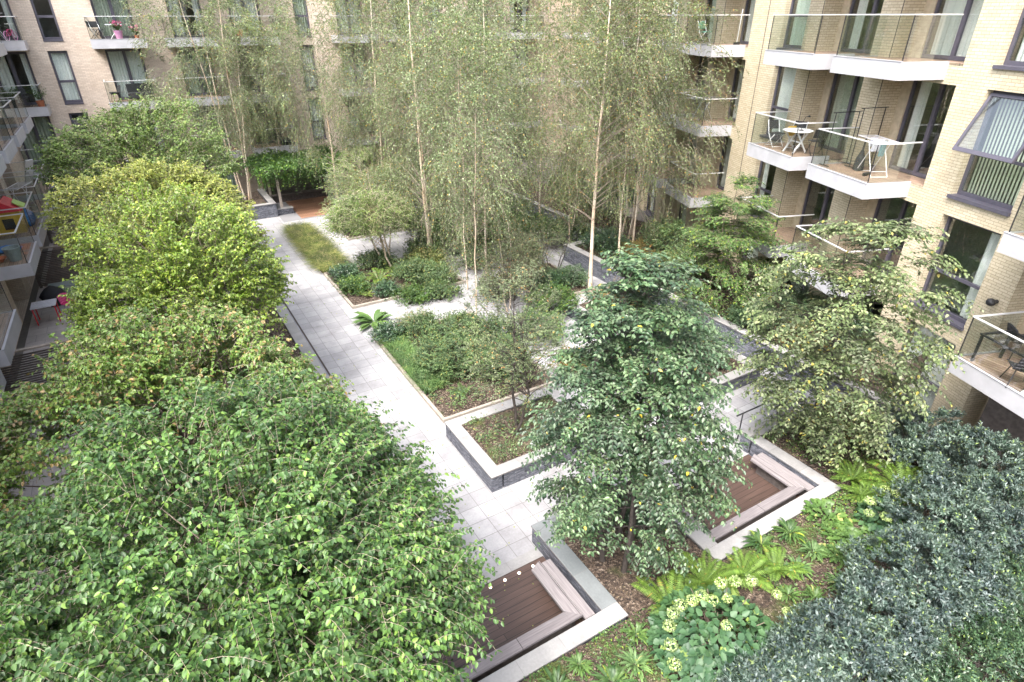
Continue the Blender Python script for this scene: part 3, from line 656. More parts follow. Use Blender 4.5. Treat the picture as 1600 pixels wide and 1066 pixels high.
c20, s20 = math.cos(R_(20.4)), math.sin(R_(20.4))
def PR(u, d, z):
    n = 14.3-d; return (u*s20+n*c20, u*c20-n*s20, z)
LR_ = PR(16, 0, 0)
nR = [(8.1, 10.66), (14.17, 16.7), (17.55, 20.2), (24.5, 26.8), (27.7, 30.3), (34.7, 37.2), (38.1, 40.6), (45.0, 47.5)]
right, TR = build_block('cream brick apartment block with staggered white balconies along the right side', LR_, PR, 2, 52, M['brick_r'], nR, [],
    [(11.5, 13.25, 1), (21.0, 22.4), (31.6, 33.2), (42.0, 43.5)], [],
    [(7.7, 10.3), (14.6, 17.25), (18.2, 20.87), (24.7, 27.4), (28.3, 31.0), (35.2, 37.8), (38.7, 41.3), (45.3, 48.0)],
    special={(11.5, 2): 'tilt', (11.5, 1): 'left', (11.5, 0): 'w', (11.5, 3): 'w', (21.0, 3): 'g', (21.0, 2): 'w', (21.0, 1): 'half', (14.2, 2): 'half', (14.2, 3): 'w', (17.6, 3): 'half', (17.6, 2): 'd', (14.2, 1): 'none', (17.6, 1): 'none'})
j = MB(TR)
for u in (16.74, 20.24, 23.45, 26.85, 30.35, 37.25, 40.65): j.box(u-.012, u+.012, .002, .012, 0, 18)
j.build('movement_joint', M['joint'], right)
# the tilted open window
def tilt_window(T, root, a, b, f):
    m = MB(T); w = .07
    m.box(a, a+w, -.25, -.18, f+.04, f+2.58); m.box(b-w, b, -.25, -.18, f+.04, f+2.58); m.box(a+w, b-w, -.25, -.18, f+.04, f+.14); m.box(a+w, b-w, -.25, -.18, f+2.51, f+2.58); m.box(a+w, b-w, -.25, -.18, f+1.05, f+1.12)
    o = m.build('window', M['frame'], root)
    g = MB(T); g.box(a+w, b-w, -.22, -.21, f+.14, f+1.05); g.build('pane', M['glass_w'], o)
    s = MB(T); s.box(a-.03, b+.03, -.2, .08, f-.05, f+.04); s.build('sill', M['frame'], o)
    zt, zb = f+2.5, f+1.06; ang = R_(24); Ln = zt-zb
    Q = lambda u, t, k: (u, -.15 + math.sin(ang)*t + k*math.cos(ang), zt - math.cos(ang)*t + k*math.sin(ang))
    def qb(mb, u0, u1, t0, t1, k0, k1):
        vs = [Q(u, t, k) for k in (k0, k1) for t in (t0, t1) for u in (u0, u1)]
        mb.add(vs, [(0, 2, 3, 1), (4, 5, 7, 6), (0, 1, 5, 4), (2, 6, 7, 3), (0, 4, 6, 2), (1, 3, 7, 5)])
    sa = MB(T); qb(sa, a+.03, a+.1, 0, Ln, 0, .06); qb(sa, b-.1, b-.03, 0, Ln, 0, .06); qb(sa, a+.1, b-.1, 0, .07, 0, .06); qb(sa, a+.1, b-.1, Ln-.1, Ln, 0, .06)
    so_ = sa.build('open_sash', M['frame'], o); pn = MB(T); qb(pn, a+.1, b-.1, .07, Ln-.1, .02, .03); pn.build('pane', M['glass_w'], so_)
    c = MB(T); nn = 14
    for k in range(nn):
        p = a+.28+(b-a-.34)*k/nn; q = p+(b-a-.34)/nn*.86
        c.quad((p, -.36, f+.1), (q, -.40, f+.1), (q, -.40, f+2.45), (p, -.36, f+2.45))
    c.build('vertical_blind', M['curt_b'], o)
M['curt_b'] = plain('green_white_blind', (.78, .84, .66), .9, 0, .04)
tilt_window(TR, right, 11.51, 13.24, 6.2)
# wall lamp
b = MB(TR); b.tube([(10.95, .0, 4.15), (10.95, .12, 4.15)], .05, 10); b.lathe([(.02, -.1), (.09, -.06), (.11, 0), (.09, .06), (.02, .1)], (10.95, .18, 4.15)); b.build('wall_lamp', M['black'], right, smooth=True)

def PF(u, d, z): return (u, 42.5-d, z)
far, TF = build_block('buff brick apartment block across the far end with slim dark windows and glass balconies', (8, 42.5, 0), PF, -5.65, 31, M['brick_f'], [],
    [(-3.05, -2.17), (10.0, 10.9), (19.0, 19.9)], [], [(-5.6, -3.95), (-0.45, 1.3), (3.1, 4.85), (6.3, 8.03), (9.05-.0, 9.9) if False else (12.6, 14.3), (16.1, 17.8), (22, 23.7), (25.4, 27.1)],
    [(-5.6, -3.75), (-.95, 1.63), (2.6, 5.2), (6.0, 8.6), (12.1, 14.7), (15.6, 18.2), (21.5, 24.1), (25, 27.6)],
    special={(-5.6, 2): 'half', (-5.6, 1): 'd', (-.5, 3): 'd', (-.5, 2): 'w', (-3.0, 2): 'w', (-3.0, 3): 'none', (-3.0, 1): 'none', (-3.0, 0): 'd', (6.3, 1): 'none', (6.3, 2): 'none', (10.0, 1): 'w', (10.0, 2): 'w'}, skipbal=())
def PL(u, d, z): return (-5.65+d, u, z)
left, TL = build_block('narrowly seen apartment block on the left with pale projecting balconies', (-5.65, 25, 0), PL, 4, 42.5, M['brick_f'],
    [(13.6, 16.1), (17.1, 19.7), (24.0, 26.5), (27.4, 30.0), (31.0, 33.6), (34.6, 37.2)], [], [(21.3, 22.9), (10.5, 12.0)], [],
    [(14.0, 16.6), (17.5, 20.2), (24.4, 27.0), (27.8, 30.5), (31.4, 34.0), (35.0, 37.6)], ztop=12.4, nfl=4)  # unseen upper storeys left off, roof lowered so sun reaches the tree row

# ------------------------------------------------------------------ trees
ROW = 'leafy trees in the planters on the left'
T_ = make_tree
T_('broadleaf_tree', 'huge dark green leafy tree filling the bottom left, nearest the viewer', 'tree', (-.42, 6.0, .4), 3.65, (3.05, 2.95, 2.25), M['l_near'], seed=11,
   tips=520, per=16, slen=.62, n=9, LL=.073, LW=.044, style='arch', trunk_r=.12, stems=3, spread=.5, group=ROW, tipsig=.16, droop=.3, zmin=-.45, twigr=.0028, fork=.3, amp=.42)
T_('broadleaf_tree', 'olive brown tinged leafy tree directly behind the nearest big tree', 'tree', (-.5, 10.9, .4), 3.7, (2.9, 2.7, 2.05), M['l_olive'], seed=12,
   tips=420, per=12, slen=.55, n=8, LL=.075, LW=.048, style='arch', trunk_r=.11, stems=3, spread=.5, group=ROW, tipsig=.13, droop=.15, upw=.35, zmin=-.35, amp=.35)
T_('broadleaf_tree', 'bright lime green leafy tree, second behind the nearest big tree', 'tree', (.05, 16.0, .4), 4.1, (2.4, 2.7, 2.15), M['l_lime'], seed=13,
   tips=420, per=11, slen=.5, n=8, LL=.08, LW=.052, style='arch', trunk_r=.11, stems=3, spread=.5, group=ROW, tipsig=.13, droop=.1, upw=.4, zmin=-.3, amp=.3, six=False)
T_('broadleaf_tree', 'yellow green leafy tree near the far end of the left planter', 'tree', (.2, 21.4, .4), 4.4, (2.4, 2.8, 2.1), M['l_yell'], seed=14,
   tips=400, per=11, slen=.5, n=8, LL=.08, LW=.052, style='arch', trunk_r=.11, stems=3, spread=.5, group=ROW, tipsig=.13, droop=.1, upw=.35, zmin=-.3, six=False)
T_('broadleaf_tree', 'mid green leafy tree at the far left below the buff brick flats', 'tree', (-.2, 29.2, .1), 4.9, (3.2, 3.6, 2.4), M['l_mid'], seed=15,
   tips=300, per=12, slen=.7, n=8, LL=.09, LW=.06, style='arch', trunk_r=.12, stems=3, spread=.6, group=ROW, tipsig=.16, droop=.1, upw=.3, zmin=-.3, six=False)
T_('dark_leaved_tree', 'dark blue green tree layered tree with a few yellow leaves between the sunken decks', 'tree', (6.4, 6.35, .44), 4.2, (1.85, 1.85, 2.9), M['l_dark'], M['bark_d'], seed=21,
   tips=270, per=10, slen=.62, n=8, LL=.085, LW=.048, style='flat', trunk_r=.055, stems=5, spread=.35, tipsig=.14, tiers=10, cone=.6, off=(.0, .15), droop=.25, zmin=-.95, fork=.1, limb_r=.35, outw=1.0, upw=.02)
T_('pale_leaved_tree', 'pale grey green tree with drooping tiered branches in front of the cream flats', 'tree', (13.15, 6.6, .44), 4.05, (1.7, 1.7, 2.95), M['l_pale'], M['bark_d'], seed=22,
   tips=185, per=9, slen=.75, n=8, LL=.095, LW=.056, style='flat', trunk_r=.055, stems=2, spread=.3, tipsig=.16, tiers=11, cone=-.3, droop=.38, zmin=-.95, fork=.1, outw=1.0, upw=.05, amp=.35)
T_('layered_tree', 'fresh green layered tree standing behind the slate wall below the cream flats', 'tree', (17.7, 13.7, .6), 2.75, (1.75, 1.75, 2.35), M['l_green'], seed=23,
   tips=200, per=11, slen=.6, n=7, LL=.09, LW=.055, style='flat', trunk_r=.05, stems=2, spread=.3, tipsig=.16, tiers=8, cone=.4, droop=.25, zmin=-.8, fork=.12, outw=1.0, upw=.05, six=False)
T_('bare_small_tree', 'small sparse tree with thin dark stems in the square slate planter', 'tree', (6.84, 11.2, .45), 3.15, (1.25, 1.25, 1.95), M['l_small'], M['bark_d'], seed=24,
   tips=110, per=6, slen=.42, n=6, LL=.062, LW=.032, style='flat', trunk_r=.045, stems=2, spread=.35, tipsig=.12, cone=0, droop=.05, zmin=-.7, fork=.18, upw=.4, six=False, limb_r=.4)

def birch(label, base, h, r, seed, stems=1, m='l_birch', low=.16, tips=235, per=7, group='silver birches in the middle of the courtyard', spread=.35, lean=(0, 0), tr=.06):
    cz = base[2] + h*(low+1)/2; rz = h*(1-low)/2
    return T_('birch_tree', label, 'birch tree', base, cz, (r, r, rz), M[m], M['birch'], seed=seed, tips=tips, per=per, slen=.75, n=9, LL=.062, LW=.045, style='hang',
              trunk_r=tr, stems=stems, spread=spread, group=group, tipsig=.26, cone=.25, droop=.4, zmin=-.95, six=False, twigs=True, fork=.25, top=.95, amp=.4, off=lean, outw=.5, upw=-.15, rnd=.5, twigr=.0035, trunkmat=M['birch'], limb_r=.22, fold=.2) if False else \
           T_('birch_tree', label, 'birch tree', base, cz, (r*1.2, r*1.2, rz), M[m], M['twigb'], seed=seed, tips=tips, per=per, slen=1.0, n=17, LL=.058, LW=.046, style='hang',
              trunk_r=tr, stems=stems, spread=spread, group=group, tipsig=.18, cone=.1, droop=.5, zmin=-.95, six=False, fork=.2, top=.95, amp=.4, off=lean, outw=.65, upw=-.1, rnd=.42, twigr=.0035, trunkmat=M['birch'], limb_r=.2)
birch('tall straight birch with peeling tan bark left of the slate retaining wall', (15.05, 18.5, .1), 12.5, 1.9, 31, m='l_birch2', low=.22, tr=.085)
birch('slim leaning birch just right of the tall tan barked birch', (16.3, 18.2, .6), 11.5, 1.6, 32, low=.40, tr=.05, lean=(1.0, 1.2), tips=230)
birch('clump of five white birch stems behind the slate wall on the right', (19.6, 21.6, .6), 11.5, 2.3, 33, stems=5, spread=.9, m='l_birch2', low=.35, tips=300, tr=.05)
birch('birch with forked cream trunk at the centre of the courtyard', (10.6, 25.1, .1), 12.5, 2.0, 34, stems=2, spread=.35, tr=.09)
birch('white birch beside the far hydrangeas', (14.3, 28.8, .1), 13.0, 2.0, 35, tr=.085)
birch('birch with a bent orange brown stem behind the far hydrangeas', (13.1, 30.6, .1), 12.5, 2.0, 36, m='l_birch2', tr=.07)
birch('thin birch at the front corner of the central bark bed', (10.5, 21.2, .1), 10.5, 1.5, 37, low=.35, tips=130, tr=.04)
birch('far birch standing against the buff brick flats, left of centre', (9.2, 35.4, .1), 14.0, 2.4, 38, tips=300)
birch('far birch standing against the buff brick flats, centre', (13.6, 37.5, .6), 14.0, 2.5, 39, tips=300, m='l_birch2')
birch('far birch standing in the corner of the two brick blocks', (18.4, 36.8, .6), 14.0, 2.5, 40, tips=300)
birch('birch behind the far slate wall close to the cream flats', (21.6, 29.5, .6), 12.5, 2.3, 41, tips=300, m='l_birch2')
birch('birch between the central bed and the far slate wall', (17.3, 25.8, .1), 12.5, 2.2, 42, tips=300)
birch('birch standing between the bark bed and the white path', (12.1, 22.4, .05), 12.0, 2.0, 48, tr=.06)
birch('birch in the far hydrangea bed, nearest the coping', (16.6, 32.4, .1), 13.0, 2.3, 49, tr=.07)
birch('birch with autumn tinted leaves behind the slate wall', (18.3, 19.6, .65), 11.5, 2.0, 50, m='l_birch2', tr=.05)
birch('far birch in front of the flats behind the pergola path', (11.4, 33.2, .05), 13.0, 2.2, 51, tr=.07)
birch('slender birch whose twigs overhang the leafy shrub bed', (9.0, 17.6, .1), 8.5, 1.25, 43, low=.42, tips=60, per=9, tr=.035)
birch('multi stemmed silver birch at the left in front of the buff brick flats', (4.6, 38.6, .7), 11.3, 2.6, 44, stems=4, spread=.9, group=None, tips=300, per=12, tr=.055, low=.25)
birch('slim birch left of the pergola', (7.4, 40.9, .0), 13.5, 2.2, 46, tips=200, group=None)
T_('river_birch', 'low rounded tree with three coppery leaning stems in the bark bed', 'tree', (8.6, 24.9, .1), 2.5, (1.75, 1.6, 1.15), M['l_shrub2'] if 'l_shrub2' in M else M['l_mid'], M['birch'], seed=45,
   tips=300, per=9, slen=.5, n=8, LL=.055, LW=.036, style='arch', trunk_r=.06, stems=3, spread=.3, tipsig=.2, off=(-.7, .6), zmin=-.4, six=False)
T_('river_birch', 'small rounded tree with leaves over the white path by the far bed', 'tree', (9.9, 31.4, .1), 2.6, (1.9, 1.7, 1.3), M['l_mid'], M['birch'], seed=47,
   tips=130, per=9, slen=.5, n=8, LL=.055, LW=.036, style='arch', trunk_r=.05, stems=3, spread=.3, tipsig=.2, zmin=-.4, six=False)

def shrub(name, label, cat, base, h, r, m, seed, tips=60, per=10, slen=.3, n=7, LL=.05, LW=.025, style='whorl', group=None, **k):
    kw = dict(trunk_r=.03, stems=4, spread=r*.3, tipsig=.13, zmin=-.25, six=False, twigs=False, upw=.6, rnd=.45, outw=.6, droop=.05, fork=.05, top=.6); kw.update(k)
    rr = (r, r, h*.55) if not isinstance(r, tuple) else (r[0], r[1], h*.55)
    return T_(name, label, cat, base, base[2]+h*.5, rr, m, M['bark_d'], seed=seed, tips=tips, per=per, slen=slen, n=n, LL=LL, LW=LW, style=style, group=group, **kw)
HG = 'glossy blue green evergreen shrubs in the right foreground'
hedge = [((14.6, 4.9), 1.2, 0.8, 'farthest glossy evergreen shrub, below the timber fence panel'), ((14.5, 3.4), 1.5, 0.85, 'glossy evergreen shrub right of the big fern, below the low balcony'), ((13.2, 2.5), 1.15, 0.75, 'glossy evergreen shrub under the low balcony at the right edge'), ((12.2, 3.05), 1.45, 0.85, 'glossy evergreen shrub right of the rear hydrangea'), ((11.1, 2.1), 1, 0.7, 'glossy evergreen shrub above the dark gap at the right'), ((10.1, 2.55), 1.35, 0.85, 'glossy evergreen shrub behind the broad leaved plants'), ((8.95, 2.35), 1.05, 0.72, 'glossy evergreen shrub at the middle of the blue green mound'), ((7.95, 2.45), 1.2, 0.75, 'glossy evergreen shrub close to the strap leaved clumps'), ((6.95, 2.35), 0.85, 0.62, 'glossy evergreen shrub right of the front hydrangea'), ((6.15, 2.6), 0.95, 0.6, 'nearest glossy evergreen shrub below the front hydrangea')]
for i, ((x, y), h, r, lb) in enumerate(hedge):
    shrub('evergreen_shrub', lb, 'shrub', (x, y, .42), h, r, M['l_holly'], 60+i, tips=120, per=14, slen=.26, n=7, LL=.085, LW=.028, group=HG, tipsig=.12, amp=.35, trans=None) if False else \
    shrub('evergreen_shrub', lb, 'shrub', (x, y, .42), h, r, M['l_holly'], 60+i, tips=190, per=9, slen=.2, n=7, LL=.08, LW=.028, group=HG, tipsig=.06, amp=.75)
for i, ((x, y), h, r, lb) in enumerate([((9.8, 1.2), .7, 1.2, 'low dark green shrub in the shadow at the bottom right corner'), ((12.2, 1.1), .7, 1.2, 'low dark green shrub at the lower right edge'),
                                       ((8.7, 1.2), .6, .9, 'low dark green shrub at the very bottom right'), ((10.9, .6), .7, 1.2, 'low dark green shrub beneath the low balcony')]):
    shrub('low_shrub', lb, 'shrub', (x, y, .42), h, r, M['l_hedge2'], 80+i, tips=110, per=11, slen=.25, n=7, LL=.06, LW=.02, group='low dark shrubs in the bottom right corner')
SB = 'mixed shrubs in the courtyard beds'
rs = random.Random(5)
for (x, y, z, h, r, mm, lb) in [
    (7.1, 15.6, .06, .9, 1.15, 'l_shrub', 'dense leafy shrub filling the front of the kerbed bed'), (8.3, 14.4, .06, .9, .95, 'l_shrub', 'leafy shrub in the kerbed bed behind the slate planter'),
    (7.6, 17.3, .06, .9, 1.1, 'l_shrub', 'dense leafy shrub at the back of the kerbed bed'), (8.9, 16.3, .06, 1.0, .9, 'l_shrub', 'leafy shrub below the slender overhanging birch'),
    (5.95, 18.6, .06, .45, .45, 'l_hedge2', 'small dark shrub at the far corner of the kerbed bed'), (7.0, 18.7, .06, .5, .6, 'l_small', 'pale leaved low shrub beside the white side path'),
    (6.35, 25.0, .06, .5, .5, 'l_hedge2', 'small dark shrub at the far corner of the bark bed'), (7.3, 22.4, .06, .4, .35, 'l_hedge2', 'little dark green shrub alone on the bark'),
    (9.0, 23.2, .06, .9, .9, 'l_shrub', 'leafy shrub under the low coppery stemmed tree'), (9.9, 24.3, .06, .8, .9, 'l_grass', 'yellowish green shrub in the bark bed'),
    (9.7, 22.4, .06, .7, .7, 'l_shrub', 'leafy shrub at the front right of the bark bed'), (8.0, 21.3, .02, .45, .6, 'l_green', 'low green shrub spilling over the kerb onto the white path'),
    (9.2, 21.1, .02, .5, .6, 'l_shrub', 'second low green shrub spilling onto the white path'),
    (8.9, 31.2, .06, .7, .7, 'l_climb', 'bright green shrub at the corner of the far kerbed bed'), (10.9, 32.3, .06, .9, .9, 'l_shrub', 'leafy shrub in the far kerbed bed'), (11.7, 30.9, .06, .8, .7, 'l_rust', 'rust coloured shrub in the far kerbed bed'),
    (13.6, 19.6, .1, .5, .8, 'l_hedge2', 'dark low shrub under the many stemmed bare shrub'), (14.6, 19.3, .1, .6, .6, 'l_dark', 'blue green shrub at the foot of the tall tan birch'), (13.3, 21.0, .1, .6, .7, 'l_shrub', 'leafy shrub behind the many stemmed bare shrub'),
    (13.7, 25.9, .1, 1.0, 1.0, 'l_climb', 'bright green shrub before the far hydrangeas'), (15.3, 26.8, .1, 1.2, 1.1, 'l_green', 'fresh green shrub before the white birch'), (16.9, 28.6, .1, 1.3, 1.2, 'l_shrub', 'broad leafy shrub by the far slate wall'),
    (15.9, 24.4, .05, 1.5, 1.1, 'l_green', 'tall fresh green shrub above the slate wall'), (14.8, 31.8, .1, .9, 1.0, 'l_shrub', 'leafy shrub at the back of the far hydrangea bed'),
    (17.7, 18.6, .68, .8, .8, 'l_rust', 'rusty twiggy shrub behind the slate wall'), (17.2, 16.4, .68, 1.0, .9, 'l_grass', 'yellow green shrub behind the slate wall'), (17.3, 20.4, .68, 1.0, .9, 'l_hedge2', 'dark shrub behind the slate wall, below the birch clump'),
    (19.0, 18.3, .68, 1.6, 1.2, 'l_shrub', 'big leafy shrub close to the cream flats'), (20.6, 24.2, .66, 2.0, 1.4, 'l_hedge2', 'tall dark shrub behind the five stemmed birch'), (20.4, 27.0, .66, 2.2, 1.4, 'l_shrub', 'tall leafy shrub behind the far slate wall'),
    (16.9, 11.6, .68, .7, .7, 'l_dark', 'blue green shrub at the front of the long slate wall'), (17.2, 9.8, .68, .6, .6, 'l_rust', 'low reddish shrub over the long slate wall'), (18.6, 10.9, .68, 1.1, .9, 'l_dark', 'dark blue shrub below the lowest balcony row'),
    (14.0, 11.2, .44, .9, .9, 'l_dark', 'blue green shrub in the half hidden slate planter'), (14.0, 13.3, .44, 1.0, 1.0, 'l_green', 'green shrub in the half hidden slate planter'), (14.1, 15.6, .44, .8, .9, 'l_rust', 'golden brown shrub in the half hidden slate planter'),
    (10.6, 13.4, .0, .5, .6, 'l_rust', 'golden brown low shrub beside the white path'), (11.6, 12.4, .0, .7, .8, 'l_small', 'pale twiggy shrub beside the half hidden planter'),
    (7.4, 7.0, .44, .5, .5, 'l_hedge2', 'small shrub at the back corner of the slate wall between the decks'), (14.4, 6.3, .44, .7, .7, 'l_rust', 'low brownish shrub beneath the pale leaved tree'),
    (1.3, 37.8, .7, .7, .7, 'l_climb', 'bright low shrub in the tall slate planter'), (3.4, 38.0, .7, .7, .8, 'l_hedge2', 'dark low shrub in the tall slate planter'),
    (13.8, 36.3, .7, 1.6, 1.3, 'l_hedge2', 'tall dark shrub behind the far coping'), (16.4, 36.2, .7, 1.7, 1.4, 'l_shrub', 'tall leafy shrub behind the far coping'), (11.2, 36.6, .0, 1.6, 1.2, 'l_shrub', 'tall shrub right of the pergola'),
    (11.2, 20.0, .0, .8, .8, 'l_small', 'pale low bush on the white paving by the thin birch'), (12.1, 17.2, .0, 1.1, .9, 'l_green', 'fresh green bush between the shrub bed and the tall tan birch'), (10.6, 16.0, .0, .9, .9, 'l_shrub', 'bush at the right side of the kerbed shrub bed'),
    (11.9, 23.3, .0, 1.0, .9, 'l_shrub', 'bush beside the forked cream birch trunk'), (11.6, 26.3, .0, 1.2, 1.0, 'l_green', 'bush behind the forked cream birch trunk'), (10.4, 25.4, .0, 1.0, .9, 'l_shrub', 'bush at the back corner of the bark bed'),
    (12.0, 29.3, .0, 1.1, 1.0, 'l_shrub', 'bush between the two far kerbed beds'), (16.6, 31.7, .1, 1.4, 1.2, 'l_green', 'large bush in front of the far coping'), (15.4, 33.2, .0, .9, 1.0, 'l_shrub', 'bush under the far coping'), (6.2, 23.3, .06, .5, .55, 'l_green', 'low bush by the kerb near the brown fern'),
    (8.0, 25.5, .06, .7, .8, 'l_shrub', 'bush at the foot of the coppery stems'), (17.4, 23.4, .0, 1.4, 1.1, 'l_shrub', 'tall bush left of the five stemmed birch'), (14.2, 22.9, .0, 1.0, .9, 'l_climb', 'bright bush behind the kerbed bare shrub bed'),
    (18.0, 15.9, .68, 1.2, 1.0, 'l_shrub', 'bush behind the layered green tree'), (18.1, 8.9, .68, 1.0, .9, 'l_hedge2', 'dark bush behind the timber fence panel')]:
    v = r*h; shrub('leafy_shrub', lb, 'shrub', (x, y, z), h, r, M[mm], rs.randrange(999), tips=int(40+60*v), per=9, slen=.28, n=6, LL=.065, LW=.036, style=rs.choice(['arch', 'flat', 'whorl']), group=SB)
for (x, y, h_, r_, sd, mm, lb) in [(11.0, 18.6, 3.6, 1.5, 501, 'l_small', 'airy pale young birch in the middle of the courtyard'), (12.6, 24.6, 4.6, 1.9, 502, 'l_birch', 'airy young birch over the centre path'), (12.2, 27.9, 4.8, 2.0, 503, 'l_birch', 'airy young birch between the far beds'),
                               (9.2, 27.6, 4.4, 1.8, 504, 'l_birch', 'airy young birch over the far white path'), (17.0, 22.6, 4.8, 1.9, 505, 'l_birch2', 'airy young birch leaning over the slate wall'), (11.9, 33.4, 5.5, 2.2, 506, 'l_birch', 'airy young birch beside the far coping')]:
    T_('young_birch', lb, 'birch tree', (x, y, .0), h_*.62, (r_, r_, h_*.38), M[mm], M['bark'], seed=sd, tips=150, per=6, slen=.8, n=13, LL=.055, LW=.042, style='hang', trunk_r=.035, stems=2, spread=.4,
       group='airy young birches in the middle of the courtyard', tipsig=.18, droop=.35, zmin=-.6, six=False, fork=.2, top=.9, amp=.45, outw=.7, upw=.1, rnd=.45, twigr=.003, trunkmat=M['birch'], limb_r=.25)
T_('bare_shrub', 'many stemmed bare shrub in its own kerbed bed', 'shrub', (13.9, 20.4, .1), 1.6, (1.4, 1.4, .9), M['l_small'], M['bark_d'], seed=91, tips=80, per=5, slen=.35, n=5, LL=.045, LW=.028,
   style='flat', trunk_r=.03, stems=8, spread=.8, tipsig=.15, six=False, zmin=-.1, fork=.3, top=.8)

# ------------------------------------------------------------------ ferns, hydrangeas, broad leaved and strap leaved plants
def fern(label, base, r, seed, m='l_fern', fr=22, group='ferns in the planting beds', name='fern'):
    rng = np.random.default_rng(seed); parts = []
    for k in range(fr):
        az = 2*np.pi*k/fr + rng.uniform(-.2, .2); Ln = r*rng.uniform(.5, 1.1); el = rng.uniform(.45, 1.3)
        o = np.array([math.cos(az), math.sin(az), 0]); n = 30; t = np.linspace(.02, 1, n)[:, None]
        P = o*Ln*t*math.cos(el*.6) + UP*(Ln*math.sin(el)*t*(1-.62*t*t*1.05)) + np.array([0, 0, .04]); T = nrm(np.gradient(P, axis=0)); S = nrm(np.cross(T, UP)); Nn = np.cross(S, T)
        wd = (np.sin(np.clip(t*1.05, 0, 1)*np.pi)**.6*.16*Ln + .01)
        for sg in (1, -1):
            parts.append(leaf_geo(P, S*sg + T*.35 - Nn*.15, Nn + rng.normal(size=(n, 3))*.12, wd, np.full((n, 1), Ln/n*.85), .1, .12, False))
        tv, tf = tubes(P[None, ::3], np.full((1, len(P[::3])), .004), 3); parts.append((tv, tf))
    V, F = merge(parts); return tag(mesh_np(name, V, [F], M[m], loc=base), label, 'fern', group)
for i, (x, y, r, lb) in enumerate([(6.4, 4.8, .95, 'large lime green fern by the corner between the decks'), (7.45, 4.95, .95, 'fern right of the large lime green fern, under the dark tree'), (8.2, 4.65, .8, 'upright fern near the pale coping corner of the right deck'),
                                  (12.75, 5.2, .75, 'small bright fern beside the right corner of the pale coping'), (13.4, 4.35, 1.15, 'big fern among the blue green shrubs on the right'), (12.4, 4.75, .7, 'low fern left of the big fern on the right'), (8.9, 4.4, .6, 'small fern beside the front hydrangea')]):
    fern(lb, (x, y, .46), r, 100+i)
fern('brown and green fern on the bark beside the coppery stems', (7.5, 23.9, .08), .9, 120, 'l_olive')
fern('dull green fern further back in the bark bed', (8.5, 24.2, .08), .8, 121, 'l_olive')
def rosette(name, label, cat, base, r, seed, m, n=34, wd=.28, el=(.15, .9), group=None, hgt=.5):
    rng = np.random.default_rng(seed); az = rng.uniform(0, 6.283, n); e = rng.uniform(*el, n); Ln = r*rng.uniform(.6, 1, n)
    parts = []
    K = 5; t = np.linspace(0, 1, K)
    o = np.stack([np.cos(az), np.sin(az), 0*az], 1); S = np.stack([-np.sin(az), np.cos(az), 0*az], 1)
    st = o*rng.uniform(0, .25 if wd < .3 else .9, (n, 1))*r; Ln = Ln*(1 if wd < .3 else .55)
    P = st[:, None] + o[:, None]*(Ln*np.cos(e*.8))[:, None, None]*t[None, :, None] + UP*((Ln*np.sin(e))[:, None]*(t - hgt*t**2.4)[None])[..., None]
    w = np.array([.15, .8, 1, .7, .03])*wd*.5; c = P - UP*0.0
    Lf = P + S[:, None]*(w[None, :]*Ln[:, None])[..., None] + UP*(w[None, :]*Ln[:, None]*.25)[..., None]; Rt = P - S[:, None]*(w[None, :]*Ln[:, None])[..., None] + UP*(w[None, :]*Ln[:, None]*.25)[..., None]
    V = np.stack([Lf, c, Rt], 2).reshape(-1, 3); b = (np.arange(n)[:, None]*K + np.arange(K-1)[None])*3; b = b.reshape(-1, 1)
    F = np.concatenate([b+np.array([[0, 1, 4, 3]]), b+np.array([[1, 2, 5, 4]])]); V[:, 2] += .03
    return tag(mesh_np(name, V, [F], M[m], loc=base, smooth=True), label, cat, group)
rosette('broad_leaved_plant', 'bright broad leaved fern-like plant spilling onto the white path', 'plant', (6.0, 20.3, .03), .95, 130, 'l_hosta', 30, .24, hgt=.75)
BL = 'broad leaved plants right of the deck'
for i, (x, y, r, lb) in enumerate([(11.0, 4.1, .6, 'broad leaved plant between moss and the blue green shrubs'), (11.15, 4.75, .55, 'broad leaved plant close to the pale coping of the right deck'), (11.6, 3.75, .5, 'broad leaved plant next to the rear hydrangea'), (10.4, 3.9, .45, 'left broad leaved plant of the group by the right deck')]):
    rosette('broad_leaved_plant', lb, 'plant', (x, y, .46), r*.85, 131+i, 'l_hosta', 150, .42, (.3, 1.3), BL, .7)
ST = 'strap leaved clumps on the mossy mulch'
spots = [(4.25, 4.85, 'at the foot of the left coping'), (5.1, 4.35, 'left of the front hydrangea'), (4.55, 4.3, 'just above the bottom edge'), (5.5, 4.8, 'below the coping corner'), (9.3, 4.2, 'between hydrangea and mossy patch'), (9.2, 5.0, 'under the pale coping of the right deck'),
         (9.0, 3.6, 'right of the front hydrangea flowers'), (9.95, 4.3, 'in the middle of the mossy ground'), (10.0, 4.9, 'beside the right deck coping'), (8.6, 3.9, 'next to the small fern'), (9.7, 3.5, 'before the blue green mound'), (3.7, 4.7, 'at the bottom, left of the others'), (5.9, 3.75, 'under the front hydrangea')]
for i, (x, y, w_) in enumerate(spots):
    rosette('strap_leaved_clump', 'light green strap leaved clump ' + w_, 'plant', (x, y, .46), .30+.07*(i % 3), 150+i, ['l_hosta', 'l_grass2', 'l_green'][i % 3], 60, .13, (.25, 1.3), ST, .75)
